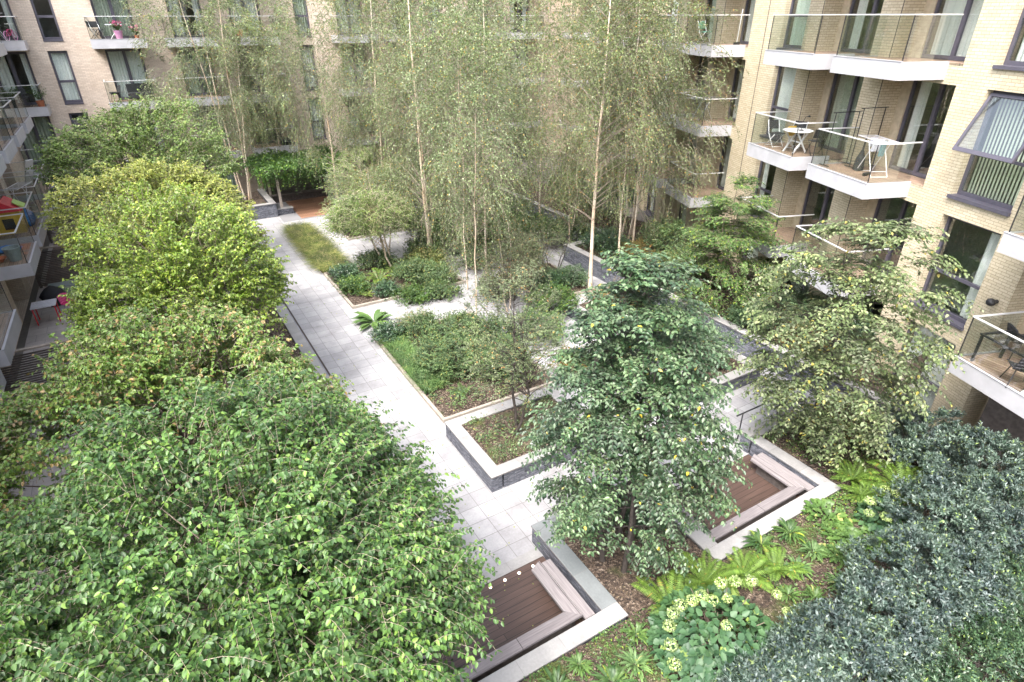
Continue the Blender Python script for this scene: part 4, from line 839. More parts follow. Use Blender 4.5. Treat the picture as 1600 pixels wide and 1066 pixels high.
def hydrangea(label, base, r, h, heads, seed, arc=None):
    rng = np.random.default_rng(seed); t = thing('hydrangea', label, 'hydrangea', base, 'hydrangeas with pale green flower heads')
    n = int(420*r*r/.36); az = rng.uniform(0, 6.283, n); rr = r*np.sqrt(rng.uniform(0, 1, n)); P = np.stack([rr*np.cos(az), rr*np.sin(az), h*(1-.75*(rr/r)**2)*rng.uniform(.6, 1, n)], 1)
    D = np.stack([np.cos(az), np.sin(az), rng.uniform(-.6, .1, n)], 1) + rng.normal(size=(n, 3))*.45; Nn = np.stack([np.cos(az)*.5, np.sin(az)*.5, np.ones(n)], 1) + rng.normal(size=(n, 3))*.25
    V, F = leaf_geo(P, D, Nn, rng.uniform(.11, .19, (n, 1)), rng.uniform(.09, .14, (n, 1)), .2, .15); mesh_np('leaves', V, [F], M['l_hyd'], t)
    m = MB()
    for k in range(26):
        a = rng.uniform(0, 6.283); q = r*.8*rng.uniform(.2, 1); m.tube([(0, 0, 0), (q*.5*math.cos(a), q*.5*math.sin(a), h*.5), (q*math.cos(a), q*math.sin(a), h*.75)], .008, 4)
    m.build('stems', M['bark'], t)
    for (hx, hy, hz, hr) in heads:
        k = 210; d = nrm(rng.normal(size=(k, 3))); d[:, 2] = np.abs(d[:, 2])*1.0 - .3; d = nrm(d); Pp = np.array([hx, hy, hz]) + d*hr*np.array([1, 1, .72])
        V, F = leaf_geo(Pp - np.cross(d, UP)*.008, np.cross(d, UP)+rng.normal(size=(k, 3))*.5, d, hr*.30, hr*.27, .05, .05, False); mesh_np('flower_head', V, [F], M['l_head'], t)
    return t
rh = random.Random(3)
hd = [(-1.11, -0.02, 0.48, 0.11), (-0.94, 0.24, 0.53, 0.11), (-0.73, 0.5, 0.58, 0.11), (-0.56, 0.61, 0.68, 0.11), (-0.39, 0.61, 0.78, 0.11), (-0.14, 0.57, 0.78, 0.11), (0.04, 0.53, 0.83, 0.11), (0.17, 0.38, 0.78, 0.11), (0.51, 0.52, 0.88, 0.11), (0.73, 0.38, 0.93, 0.11), (1.02, 0.26, 0.88, 0.11), (-0.12, -0.15, 0.93, 0.091), (1.31, -0.1, 0.73, 0.091), (1.24, -0.4, 0.63, 0.091), (0.35, 0.23, 0.88, 0.091)]
hydrangea('large hydrangea bush with a rim of pale green flower heads in front of the fern', (6.55, 3.85, .44), 1.1, .9, hd, 170)
hydrangea('rear hydrangea between the broad leaved plants and the big fern', (12.1, 3.95, .44), .6, .6, [(-.5, -.1, .6, .12), (-.35, .35, .6, .11), (.1, .1, .8, .1), (-.1, -.5, .45, .13), (.3, .4, .6, .1), (-.6, .2, .5, .1)], 171)
hydrangea('hydrangea full of yellow green heads by the white birch in the far bed', (14.9, 28.0, .1), 1.1, 1.1, [(rh.uniform(-.95, .95), rh.uniform(-.95, .8), rh.uniform(.6, 1.1), .14) for _ in range(26)], 172)
hydrangea('hydrangea with yellow green heads beside the far white path', (13.4, 29.8, .1), .8, .9, [(rh.uniform(-.7, .7), rh.uniform(-.7, .6), rh.uniform(.6, .9), .13) for _ in range(12)], 173)

def blades(name, label, x0, x1, y0, y1, z, n, h, m, seed, lean=.5, kind='stuff', cat='grass', step=None):
    rng = np.random.default_rng(seed); P = np.stack([rng.uniform(x0, x1, n), rng.uniform(y0, y1, n), np.full(n, z)], 1); k = 4
    az = rng.uniform(0, 6.283, n) + np.sin(P[:, 1]*1.3)*1.2; o = np.stack([np.cos(az), np.sin(az), 0*az], 1); hh = h*rng.uniform(.5, 1.1, (n, 1)); S = np.stack([-np.sin(az), np.cos(az), 0*az], 1)*.011*(h/.4)
    t = [0, .4, .75, 1]; V = []
    for q in t:
        c = P + UP*hh*(q - .45*q**3) + o*hh*lean*q**2*1.3; V += [c - S*(1-q*.85), c + S*(1-q*.85)]
    V = np.stack(V, 1).reshape(-1, 3); b = (np.arange(n)[:, None]*8 + np.arange(3)[None]*2).reshape(-1, 1); F = b + np.array([[0, 1, 3, 2]])
    return tag(mesh_np(name, V, [F], M[m]), label, cat, None, kind)
blades('meadow_grass', 'strip of long yellow green grass flopping beside the path', 5.68, 6.7, 26.25, 33.4, .03, 12000, .55, 'l_grass', 180, 1.1)
blades('meadow_grass', 'sedge grass along the edge of the leafy shrub bed', 5.62, 6.3, 14.6, 18.9, .06, 2600, .5, 'l_grass2', 181, .7)
for i, (x, y, r_) in enumerate([(9.4, 25.3, .7), (10.1, 23.3, .6), (6.5, 22.6, .5), (8.6, 13.6, .6), (6.6, 14.0, .5), (13.3, 18.9, .55), (11.0, 31.0, .7), (9.0, 32.6, .7), (14.0, 27.2, .7), (16.2, 26.2, .8), (17.0, 8.2, .6), (17.4, 12.2, .6), (14.0, 5.9, .6)]):
    fern(['dull green fern at the back right of the bark bed', 'dull green fern below the young birch in the bark bed', 'small fern by the near kerb of the bark bed', 'fern in the mulch behind the slate planter', 'fern at the front corner of the kerbed shrub bed', 'fern in the front corner of the bare shrub bed', 'fern in the middle of the far kerbed bed', 'fern at the back of the far kerbed bed', 'fern in front of the far hydrangeas', 'fern between the far birches and the slate wall', 'fern over the slate wall near the timber fence panel', 'fern behind the slate wall below the layered green tree', 'fern under the pale leaved tree'][i], (x, y, .08 if x < 16.5 and y > 7 else (.46 if y < 7 else .7)), r_, 300+i, ['l_shrub', 'l_green', 'l_olive'][i % 3], 14)
blades('meadow_grass', 'tufts of grass on the slate planter soil', 5.7, 8.4, 10.2, 10.8, .45, 420, .22, 'l_grass2', 182, .8)
# ground cover and litter nobody could count
def scatter(name, label, rects, n, m, LL, LW, seed, up=.0, cat='ground cover', spread=.9, clump=True):
    rng = np.random.default_rng(seed); Ps = []
    ar = np.array([(r[1]-r[0])*(r[3]-r[2]) for r in rects]); ns = (n*ar/ar.sum()).astype(int)
    for r, k in zip(rects, ns):
        if k < 1: continue
        if clump:
            c = np.stack([rng.uniform(r[0], r[1], max(1, k//60)), rng.uniform(r[2], r[3], max(1, k//60))], 1); q = c[rng.integers(len(c), size=k)] + rng.normal(size=(k, 2))*.16
        else: q = np.stack([rng.uniform(r[0], r[1], k), rng.uniform(r[2], r[3], k)], 1)
        q[:, 0] = np.clip(q[:, 0], r[0], r[1]); q[:, 1] = np.clip(q[:, 1], r[2], r[3])
        Ps.append(np.column_stack([q, np.full(k, r[4]) + up*rng.uniform(0, 1, k)]))
    P = np.concatenate(Ps); k = len(P); D = rng.normal(size=(k, 3))*np.array([1, 1, .25]) + UP*(.25 if up else .02); Nn = UP + rng.normal(size=(k, 3))*(.45 if up else .2)
    V, F = leaf_geo(P, D, Nn, LL*rng.uniform(.5, 1.2, (k, 1)), LW*rng.uniform(.6, 1.2, (k, 1)), .2, .1, False)
    return tag(mesh_np(name, V, [F], M[m]), label, cat, None, 'stuff')
allbeds = [(3, 15, 2.0, 5.1, .47), (5.7, 8.0, 5.2, 7.6, .47), (12.35, 16, 5.2, 7.5, .47), (5.7, 8.5, 10.2, 12.0, .48), (16.5, 20, 7, 21.5, .72), (5.8, 10.6, 22.1, 26, .10), (5.7, 9.4, 13.2, 19, .10), (8.3, 12.1, 30.4, 33.4, .1), (12.7, 15, 18.5, 21.7, .14)]
scatter('bark_litter', 'fallen leaves and bark chips strewn over the beds', allbeds, 30000, 'litter', .045, .024, 190, clump=False, cat='leaf litter')
scatter('ground_cover', 'small low green leaves creeping over the foreground mulch', [(3.2, 6.2, 3.2, 5.1, .46), (8.2, 12.4, 3.2, 5.1, .46), (12.4, 15.9, 5.3, 7.4, .46)], 9000, 'l_green', .06, .03, 191, .10)
scatter('ground_cover', 'small low green leaves creeping over the planter and bark beds', [(5.7, 8.5, 10.2, 12.0, .46), (5.8, 10.6, 22.1, 26, .08), (8.3, 12.1, 30.4, 33.4, .08), (16.5, 19, 7, 21.5, .7), (12.7, 15, 18.5, 21.7, .12), (5.7, 9.4, 13.2, 19, .08), (13, 18.2, 25.7, 33, .12)], 26000, 'l_shrub', .075, .045, 192, .3)
scatter('fallen_leaves', 'little fallen leaves on the paving and timber decks', [(3.6, 9, 7.8, 13, .006), (8.5, 11.9, 5.7, 7.4, .026), (1.95, 5.2, 5.7, 7.4, .026), (5.5, 13, 19.3, 21.8, .006), (3.5, 5.3, 7.8, 34, .006)], 520, 'l_yell', .05, .035, 193, clump=False, cat='leaf litter')

# ------------------------------------------------------------------ pergola
t = thing('pergola', 'timber pergola smothered in bright climbing leaves over a dark bench at the far end', 'pergola', (6.2, 36.6, 0))
PX = [(.05, .45), (.05, 3.6), (3.3, .3), (3.3, 3.6)]
for (x, y) in PX: MB().box(x-.07, x+.07, y-.07, y+.07, 0, 2.5).build('post', M['lightwood'], t)
for y in (.1, 1.2, 2.3, 3.4): MB().box(-.9, 4.3, y-.04, y+.04, 2.5, 2.66).build('beam', M['dkwood'], t)
MB().box(-.0, 3.6, 2.9, 3.4, .42, .48).box(.1, 3.5, 3.0, 3.3, 0, .42).build('seat', M['dkwood'], t)
MB().box(-.1, 3.7, 3.75, 3.83, 0, 1.7).build('back_screen', M['dkwood'], t)
rng = np.random.default_rng(200); n = 1500; S0 = np.stack([rng.uniform(-1.1, 4.4, n), rng.uniform(-.6, 3.9, n), 2.7+rng.uniform(-.15, .3, n)], 1); S0[:, 2] += .18*np.sin(S0[:, 0]*2.1)*np.cos(S0[:, 1]*1.7)
dd = nrm(rng.normal(size=(n, 3))*np.array([1, 1, .35]) + UP*.1); (V, F), _ = shoot_leaves(S0, S0+dd*.55, 9, 'arch', .10, .07, rng, .35, six=False)
n = 160; S1 = np.stack([rng.uniform(-1.1, 4.4, n), rng.uniform(-.75, -.35, n), 2.6+rng.uniform(-.2, .1, n)], 1); (V2, F2), _ = shoot_leaves(S1, S1 + np.array([0, -.15, -1])*rng.uniform(.2, .95, (n, 1)), 8, 'arch', .10, .07, rng, .1, six=False)
V, F = merge([(V, F), (V2, F2)]); mesh_np('climbing_foliage', V, [F], M['l_climb'], t)
tag(MB().box(6.95, 9.6, 35.45, 39.6, -.01, .02).build('pergola_floor', M['orange_deck']), 'reddish brown timber floor under the far pergola', 'deck')
b = MB(); b.obox((9.9, 36.1, .35), 1.6, .5, .7); tag(b.build('stone_block', M['coping'], bevel=.02), 'pale stone block beside the pergola floor', 'stone seat')

# ------------------------------------------------------------------ things on balconies and patios
def at_r(u, d, z): return PR(u, d, z+.012)
RZ = R_(-20.4)
def folding_chair(label, loc, rz, group='folding chairs on the balcony with the white table', fabric='blackf', fr='white'):
    t = thing('folding_chair', label, 'chair', loc, group, rz)
    m = MB()
    for s in (-1, 1): m.tube([(s*.22, -.22, 0), (s*.22, .12, .45), (s*.22, .26, .88)], .012, 6).tube([(s*.20, .24, 0), (s*.20, -.2, .46)], .012, 6)
    m.tube([(-.22, -.22, .02), (.22, -.22, .02)], .01, 5).tube([(-.2, .24, .02), (.2, .24, .02)], .01, 5); m.build('frame', M[fr], t, smooth=True)
    MB().obox((0, -.02, .46), .42, .40, .025).build('seat', M[fabric], t, bevel=.008); MB().obox((0, .235, .72), .44, .02, .30, rx=R_(-18)).build('backrest', M[fabric], t, bevel=.008)
    return t
def folding_table(label, loc, rz):
    t = thing('folding_table', label, 'table', loc, None, rz)
    MB().lathe([(.48, .70), (.50, .71), (.50, .73), (.48, .735)], n=8).build('tabletop', M['white'], t)
    m = MB()
    for y in (-.26, .26):
        m.obox((0, y, .35), .88, .03, .05, ry=R_(52)); m.obox((0, y*.85, .35), .88, .03, .05, ry=R_(-52))
    m.box(-.02, .02, -.26, .26, .33, .37); m.build('crossed_legs', M['white'], t); return t
def garment_rack(label, loc, rz, w=.9, h=1.6):
    t = thing('garment_rack', label, 'garment rack', loc, 'black garment racks on the balcony', rz); m = MB()
    for s in (-1, 1): m.tube([(s*w/2, 0, .05), (s*w/2, 0, h)], .014, 6)
    m.tube([(-w/2-.1, 0, h), (w/2+.1, 0, h)], .014, 6).tube([(-w/2, 0, h*.12), (w/2, 0, h*.12)], .01, 6); m.build('frame', M['black'], t)
    f = MB()
    for s in (-1, 1): f.tube([(s*w/2, -.2, .05), (s*w/2, .2, .05)], .016, 6)
    f.build('feet', M['black'], t); return t
def airer(label, loc, rz, group=None, m1='white', cloth=True, h=.95, L_=1.5):
    t = thing('clothes_airer', label, 'clothes airer', loc, group, rz); m = MB()
    for s in (-1, 1): m.tube([(-.42, s*.24, 0), (.18, s*.24, h)], .012, 6).tube([(.42, s*.24, 0), (-.18, s*.24, h)], .012, 6)
    for x in (-.42, .42): m.tube([(x, -.24, 0), (x, .24, 0)], .012, 6)
    m.tube([(-.33, -.24, .14), (-.33, .24, .14)], .01, 5); m.build('legs', M[m1], t)
    r = MB(); hw = L_/2
    for s in (-1, 1): r.tube([(-hw, s*.26, h+.04), (hw, s*.26, h+.04)], .011, 6)
    for k in range(15): x = -hw+L_*k/14; r.tube([(x, -.26, h+.04), (x, .26, h+.04)], .005, 4)
    r.build('rails', M[m1], t)
    if cloth:
        for i, (x, c, w_, hh) in enumerate([(-.25, 'teal', .16, .38), (.05, 'cloth', .3, .3), (.3, 'cloth', .2, .2)]):
            q = MB(); n = 8
            for k in range(n):
                y0, y1 = -w_/2+w_*k/n, -w_/2+w_*(k+1)/n; q.quad((x+.02*math.sin(k*1.7), y0, h+.05), (x+.02*math.sin(k*1.7+1.7), y1, h+.05), (x+.03*math.sin(k*1.7+1.7)+.03, y1, h-hh), (x+.03*math.sin(k*1.7)+.03, y0, h-hh-.03))
            q.build('hanging_cloth', M[c], t, smooth=True)
    return t
def potted(label, loc, pot='terra', r=.16, h=.26, plant='l_green', ph=.45, flower=None, n=160, seed=1, cat='plant pot', flared=False, dense=1):
    rng = np.random.default_rng(seed); t = thing('plant_pot', label, cat, loc)
    prof = [(r*.7, 0), (r, h*.9), (r*1.08, h*.9), (r*1.08, h), (r*.95, h), (r*.9, h*.88)]
    MB().lathe(prof, n=18).build('pot', M[pot], t, smooth=False)
    S = np.zeros((n//6+4, 3)) + UP*h; k = len(S); az = rng.uniform(0, 6.28, k); E = S + np.stack([np.cos(az)*ph*.5, np.sin(az)*ph*.5, rng.uniform(.4, 1, k)*ph], 1)*rng.uniform(.5, 1, (k, 1))
    (V, F), _ = shoot_leaves(S, E, 7, 'whorl', .09, .04, rng, .1, six=False); mesh_np('foliage', V, [F], M[plant], t)
    if flower:
        q = 60; P = np.stack([rng.normal(size=q)*ph*.3, rng.normal(size=q)*ph*.3, h+ph*rng.uniform(.45, .95, q)], 1)
        V, F = leaf_geo(P, rng.normal(size=(q, 3)), rng.normal(size=(q, 3)), .07, .06, .1, .05, False); mesh_np('blossom', V, [F], M[flower], t)
    return t
def wheel(m, c, r, ax='y', w=.03):
    n = 16; pts = [(c[0]+r*math.cos(a), c[1], c[2]+r*math.sin(a)) for a in [2*math.pi*i/n for i in range(n+1)]]; m.tube(pts, w/2, 6)
    for i in range(4): a = math.pi*i/4; m.tube([(c[0]+r*math.cos(a), c[1], c[2]+r*math.sin(a)), (c[0]-r*math.cos(a), c[1], c[2]-r*math.sin(a))], .004, 4)
def kids_bike(label, loc, rz, colr, s=1.0, group="children's bicycles on the far left balcony"):
    t = thing('child_bicycle', label, 'bicycle', loc, group, rz)
    for x in (-.32*s, .32*s): m = MB(); wheel(m, (x, 0, .2*s), .18*s); m.build('wheel', M['black'] if colr != 'pink' else M['lilac'], t)
    m = MB(); m.tube([(-.32*s, 0, .2*s), (-.12*s, 0, .45*s), (.2*s, 0, .42*s), (.32*s, 0, .2*s)], .02, 6).tube([(-.12*s, 0, .45*s), (0, 0, .22*s), (.22*s, 0, .42*s)], .018, 6).tube([(-.32*s, 0, .2*s), (0, 0, .22*s)], .015, 6); m.build('frame', M[colr], t, smooth=True)
    MB().tube([(.22*s, 0, .4*s), (.17*s, 0, .62*s)], .014, 6).tube([(.17*s, -.16*s, .64*s), (.17*s, .16*s, .64*s)], .014, 6).build('handlebar', M['white'], t)
    MB().obox((-.13*s, 0, .52*s), .16*s, .09*s, .05*s).build('saddle', M['black'], t, bevel=.015); return t
# right block, middle balcony: white table and chairs
folding_table('white eight sided folding table with crossed legs on a right hand balcony', at_r(19.15, .72, 6.2), RZ+.2)
folding_chair('white framed black chair at the far side of the white folding table', at_r(20.25, .80, 6.2), RZ+.1)
folding_chair('white framed black chair by the dark window behind the white folding table', at_r(19.85, .25, 6.2), RZ-.9)
folding_chair('black chair on the near side of the white folding table, beside the door', at_r(18.55, .35, 6.2), RZ+2.9, fr='black')
b = MB(); b.obox((0, 0, .60), .42, .06, .32, rx=R_(-15)); tag(b.build('cushion', M['yellow'], loc=at_r(19.75, .52, 6.2), bevel=.03), 'yellow cushion leaning on a chair by the white folding table', 'cushion')
b = MB(); b.lathe([(.09, 0), (.09, .02), (.015, .03)], n=14).tube([(0, 0, .02), (.02, 0, .30), (.10, 0, .42), (.28, 0, .46)], .01, 6).lathe([(.02, .05), (.05, 0), (.045, 0)], (.3, 0, .41), 10)
tag(b.build('desk_lamp', M['black'], loc=(at_r(19.0, .72, 6.2)[0], at_r(19.0, .72, 6.2)[1], 6.2+.75), smooth=True), 'black curved desk lamp standing on the white folding table', 'lamp')
garment_rack('black garment rack standing nearer the balcony edge, left of the drying clothes', at_r(16.95, .72, 6.2), RZ+R_(8))
garment_rack('taller black garment rack closer to the wall behind the white airer', at_r(16.6, .12, 6.2), RZ+R_(6), .8, 1.75)
airer('white folding clothes airer hung with pale and teal washing on a right hand balcony', at_r(15.75, .38, 6.2), RZ+R_(80))
b = MB(); b.lathe([(.02, .0), (.16, .03), (.13, .35), (.03, .62), (.015, .9), (.02, .92)], n=9); tag(b.build('parasol', M['blackf'], loc=at_r(16.25, .45, 6.2)), 'folded black parasol standing beside the white airer', 'parasol')
b = MB(); b.obox((0, 0, .05), .16, .1, .1).obox((.22, .05, .04), .14, .09, .08); tag(b.build('shoes', M['black'], loc=at_r(15.55, .75, 6.2), bevel=.02), 'dark shoes on the decking under the white airer', 'shoes')
# lowest right balcony
def glass_table(label, loc, rz):
    t = thing('glass_table', label, 'table', loc, None, rz); m = MB()
    for y in (-.42, .42): m.box(-.72, .72, y-.025, y+.025, .70, .74)
    for x in (-.695, .695): m.box(x-.025, x+.025, -.395, .395, .70, .74)
    m.build('frame', M['black'], t)
    for x in (-.68, .68):
        for y in (-.4, .4): MB().box(x-.025, x+.025, y-.025, y+.025, 0, .70).build('leg', M['black'], t)
    MB().box(-.67, .67, -.395, .395, .715, .73).build('glass_top', M['glass_b'], t); return t
glass_table('black framed glass table on the lowest right hand balcony', at_r(9.35, .80, 3.1), RZ+R_(90))
def shell_chair(label, loc, rz, group='black shell chairs round the glass table', c='blackf', leg='black'):
    t = thing('shell_chair', label, 'chair', loc, group, rz); m = MB(); K = 9; J = 9
    for i in range(K):
        for j in range(J):
            def f(a, b_):
                u = a/K*2-1; v = b_/J
                if v < .5: return (u*.24, -.22+v*.84, .46 - .03*(1-u*u) + .05*abs(u)**2)
                w_ = (v-.5)*2; return (u*.24*(1-.12*w_), .2+.12*w_ - .05*(1-u*u)*0 - .04*u*u, .43+.42*w_*(1-.12*u*u))
            m.quad(f(i, j), f(i+1, j), f(i+1, j+1), f(i, j+1))
    o = m.build('shell', M[c], t, smooth=True); s = o.modifiers.new('solid', 'SOLIDIFY'); s.thickness = .025
    for x in (-1, 1):
        for y in (-1, 1): MB().tube([(x*.15, y*.13, .43), (x*.23, y*.22, 0)], .012, 6).build('leg', M[leg], t)
    return t
shell_chair('black shell chair pushed to the courtyard side of the glass table', at_r(8.95, 1.15, 3.1), RZ+2.6)
shell_chair('black shell chair on the wall side of the glass table', at_r(8.95, .28, 3.1), RZ+.6)
shell_chair('black shell chair at the back corner of the lowest right hand balcony', at_r(10.0, .05, 3.1), RZ+1.2)
b = MB(); b.obox((0, 0, .02), .3, .3, .04).lathe([(.07, .04), (.08, .22), (.075, .24)], (.0, .0, 0), 14); b.mat(1).lathe([(.078, .1), (.082, .11), (.082, .17), (.078, .18)], (0, 0, 0), 14)
tag(b.build('lantern', [M['white'], M['blue']], loc=at_r(8.55, 1.15, 3.1)), 'white and blue lantern on a tray at the edge of the lowest right hand balcony', 'lantern')
# right block far balconies
b = MB(); b.tube([(0, 0, .1), (.05, 0, 1.3)], .012, 6); b.mat(1).obox((0, 0, .06), .3, .07, .12); tag(b.build('broom', [M['white'], M['black']], loc=at_r(25.0, .25, 9.3)), 'white handled broom standing on a top balcony of the cream flats', 'broom')
folding_chair('green folding chair on a top balcony of the cream flats', at_r(26.6, .9, 9.3), RZ+.4, None, 'green', 'white')
airer('silver and blue clothes airer on a middle balcony behind the birches', at_r(26.1, .75, 6.2), RZ+.2, None, 'steel', False)
# far block balconies
def gf(m_, g_, z): return (m_, g_, z+.012)
potted('lilac flower pot with pink blossom on the top far balcony', gf(.42, 41.45, 9.3), 'lilac', .2, .42, 'l_green', .5, 'flower', seed=1)
potted('small pot of red flowers at the right of the top far balcony', gf(1.25, 41.5, 9.3), 'terra', .12, .2, 'l_green', .5, 'flower', seed=2)
b = thing('side_table', 'small blue table behind the lilac flower pot', 'table', gf(.3, 42.0, 9.3)); MB().box(-.4, .4, -.25, .25, .68, .72).build('tabletop', M['cloth'], b); MB().tube([(-.3, 0, 0), (.3, 0, .68)], .014, 5).tube([(.3, 0, 0), (-.3, 0, .68)], .014, 5).build('crossed_legs', M['steel'], b)
folding_chair('black folding chair stacked at the left of the top far balcony', gf(-.5, 41.7, 9.3), .5, None, 'blackf', 'steel')
folding_chair('second black folding chair leaning at the left of the top far balcony', gf(-.62, 42.1, 9.3), 1.2, None, 'blackf', 'black')
kids_bike("child's pink bicycle on the far left top balcony", gf(-4.25, 41.6, 9.3), R_(70), 'pink', 1.2)
kids_bike("child's lime green bicycle on the far left top balcony", gf(-4.7, 41.7, 9.3), R_(100), 'lime', 1.1)
airer('white clothes airer folded high on the far left top balcony', gf(-4.9, 42.0, 9.3), .3, None, 'white', False, 1.2, 1.1)
potted('orange terracotta pot with long leaves on the far left middle balcony', gf(-4.0, 41.4, 6.2), 'terra', .18, .32, 'l_green', 1.0, seed=3)
potted('leafy balcony plant by the black chair on the far left middle balcony', gf(-5.2, 41.5, 6.2), 'black', .25, .4, 'l_climb', .9, n=320, seed=4)
folding_chair('black chair among the plants on the far left middle balcony', gf(-4.7, 42.0, 6.2), .3, None, 'blackf', 'black')
shell_chair('curved black chair on the far middle balcony', gf(-.55, 41.7, 6.2), -1.3, None)
b = thing('outdoor_sofa', 'dark outdoor sofa on the far middle balcony', 'sofa', gf(.7, 42.0, 6.2)); MB().box(-.65, .65, -.3, .25, .12, .42).build('seat', M['blackf'], b, bevel=.03); MB().box(-.65, .65, .25, .36, .1, .85).build('backrest', M['blackf'], b, bevel=.03)
potted('orange plant pot on the top balcony behind the left birch', gf(6.5, 41.5, 9.3), 'terra', .2, .4, 'l_green', .35, seed=5)
b = thing('sun_lounger', 'folded black sun lounger on a low far balcony beside a birch', 'sun lounger', gf(8.0, 41.7, 3.1)); MB().obox((0, 0, .25), .6, 1.0, .1, rx=.1).build('pad', M['blackf'], b, bevel=.03); MB().box(-.28, .28, -.4, .4, 0, .18).build('frame', M['black'], b)
# left block balconies
lx = -4.9
t = thing('playhouse', 'yellow plastic playhouse with red roof on a left hand balcony', 'playhouse', (-5.05, 29.0, 3.112)); MB().box(-.45, .45, -.5, .5, 0, .85).build('wall', M['yellow'], t, bevel=.02)
MB().box(-.15, .2, -.52, -.505, .2, .6).build('opening', M['black'], t)
m = MB(); m.add([(-.55, -.6, .86), (.55, -.6, .86), (.55, .6, .86), (-.55, .6, .86), (0, -.6, 1.25), (0, .6, 1.25)], [(0, 1, 4), (1, 2, 5, 4), (2, 3, 5), (3, 0, 4, 5), (0, 3, 2, 1)]); m.build('roof', M['red'], t)
m = MB(); m.add([(.50, -.3, .95), (.62, -.3, .93), (.62, .3, .93), (.5, .3, .95), (.3, -.3, 1.15), (.3, .3, 1.15)], [(0, 1, 4), (1, 2, 5, 4), (2, 3, 5), (0, 4, 5, 3)]); m.build('gable', M['lime'], t)
def sack(name, label, loc, m_, sx, sy, sz, seed, cat='bag'):
    rng = np.random.default_rng(seed); m = MB(); prof = []; n = 14; K = 8; vs = []
    for i in range(K):
        a = i/(K-1); r = math.sin(min(1, a*1.1+.12)*math.pi)**.5
        for j in range(n): an = 2*math.pi*j/n; q = r*(1+rng.uniform(-.14, .14)); vs.append((sx*q*math.cos(an), sy*q*math.sin(an), sz*a))
    m.add(vs, [(i*n+j, i*n+(j+1) % n, (i+1)*n+(j+1) % n, (i+1)*n+j) for i in range(K-1) for j in range(n)] + [tuple(range(n))[::-1]])
    return tag(m.build(name, M[m_], loc=loc, smooth=True), label, cat)
sack('storage_bag', 'blue storage bag next to the playhouse on a left hand balcony', (-4.62, 29.6, 3.112), 'blue', .28, .3, .85, 1)
sack('plastic_bag', 'crumpled bright blue bag on the nearer left hand balcony', (-4.95, 26.2, 3.112), 'blue', .42, .22, .3, 2)
b = MB(); b.lathe([(.17, 0), (.24, .42), (.26, .43), (.26, .46), (.22, .46), (.15, .05)], n=20); tag(b.build('bucket', M['grey'], loc=(-4.65, 25.1, 3.112)), 'grey bucket standing on the nearer left hand balcony', 'bucket')
b = MB(); b.lathe([(.12, 0), (.24, .13), (.26, .14), (.22, .13), (.1, .03)], n=18); tag(b.build('bowl', M['terra'], loc=(-5.12, 25.15, 3.112)), 'brown shallow bowl beside the grey bucket', 'bowl')
airer('white clothes airer on the left hand balcony beyond the playhouse', (-4.95, 32.4, 3.112), 1.3, None, 'white', False)
b = thing('ironing_board', 'white ironing board leaning on a distant left hand balcony', 'ironing board', (-4.9, 36.2, 3.112)); MB().obox((0, 0, .8), .35, .06, 1.5, rx=R_(32), rz=.6).build('board', M['white'], b, bevel=.02); MB().tube([(0, .3, 0), (0, -.2, .9)], .014, 5).build('leg', M['steel'], b)
# left patios: slatted fences, posts, table, pink chair, barbecue
def slat_fence(label, x0, x1, y, h, z0=0):
    t = thing('slatted_fence', label, 'fence', (x0, y, z0), 'slatted patio fences on the left'); m = MB(); k = int((h-.15)/.075)
    for i in range(k): m.box(.06, x1-x0, -.012, .012, .1+i*.075, .1+i*.075+.05)
    m.build('slats', M['dkwood'], t)
    for x in (0, (x1-x0)/2, x1-x0): MB().box(x-.05, x+.05, .015, .10, 0, h).build('post', M['dkwood'], t)
    MB().box(-.05, x1-x0+.05, -.04, .1, h+.002, h+.05).build('cap_rail', M['lightwood'], t)
slat_fence('dark slatted fence with pale top rail across the nearest left patio', -5.3, -1.7, 20.5, 1.75)
slat_fence('dark slatted fence beside the old timber patio on the left', -5.3, -1.7, 31.0, 1.7); slat_fence('farthest dark slatted fence on the left', -5.3, -1.7, 37.8, 1.7)
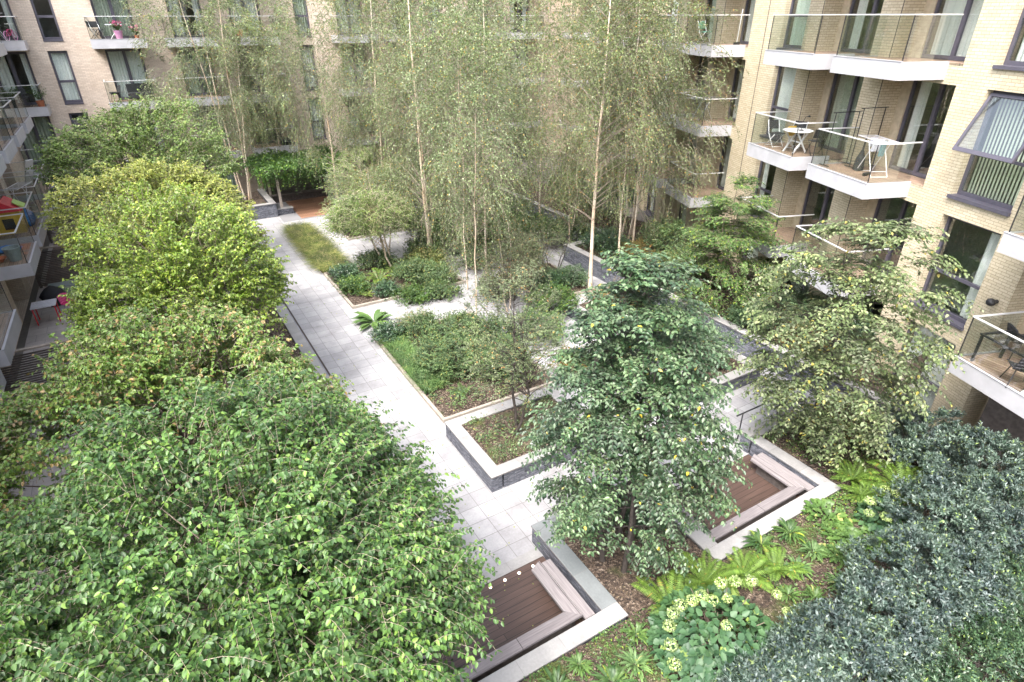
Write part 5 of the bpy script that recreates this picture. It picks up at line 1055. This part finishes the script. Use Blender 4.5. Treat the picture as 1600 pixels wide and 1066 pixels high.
shell_chair('pink plastic chair on the left patio', (-3.95, 27.2, .02), .8, None, 'pink', 'white')
b = thing('patio_table', 'white table beside the pink chair on the left patio', 'table', (-4.75, 27.0, .02)); MB().box(-.4, .4, -.35, .35, .68, .72).build('tabletop', M['cloth'], b)
for x in (-.35, .35):
    for y in (-.3, .3): MB().box(x-.02, x+.02, y-.02, y+.02, 0, .68).build('leg', M['red'], b)
sack('barbecue_cover', 'dark covered barbecue on the left patio', (-4.6, 28.6, .02), 'blackf', .45, .35, 1.0, 5, 'barbecue')
b = MB(); b.box(-5.2, -1.8, 31.1, 37.6, .0, .03); tag(b.build('timber_patio', M['fence']), 'grey timber decking of a left hand patio seen below the balconies', 'decking')
b = MB(); b.box(-2.6, -1.8, 33.5, 37.5, .03, .3); tag(b.build('flower_bed', M['orange']), 'rust coloured flower bed beside the left patio', 'flower bed')
b = MB(); b.box(-4.9, -3.0, 29.6, 30.2, .0, .42); tag(b.build('patio_bench', M['grey'], bevel=.02), 'long grey bench under the left hand balconies', 'bench')
# right patio: timber fence panel, post and gloves
t = thing('fence_panel', 'old brown timber fence panel on the slate wall below the cream flats', 'fence', (17.05, 6.62, .8)); m = MB()
for i in range(7): m.box(.08, 1.75, -.015-.004*(i % 2), .015, .02+i*.14, .02+i*.14+.132)
m.build('boards', M['fence'], t)
for x in (0, 1.78): MB().box(x-.06, x+.06, -.06, .06, -.0, 1.06).build('post', M['lightwood'], t)
b = MB(); b.box(-.05, .05, -.05, .05, 0, 1.15); tag(b.build('timber_post', M['dkwood'], loc=(18.6, 6.05, .0)), 'dark timber post at the end of the slate wall', 'post')
b = MB(); b.obox((0, 0, .0), .16, .07, .12, rz=.4).obox((.1, 0, .06), .05, .05, .1); tag(b.build('glove', M['green'], loc=(18.42, 5.95, .78), bevel=.02), 'green glove hanging on the timber post', 'glove')
t = thing('timber_screen', 'dark timber screen under the lowest right hand balcony', 'fence', (16.9, 1.5, 0)); MB().box(-.04, .04, 0, 3.0, 0, 1.9).build('panel', M['dkwood'], t)
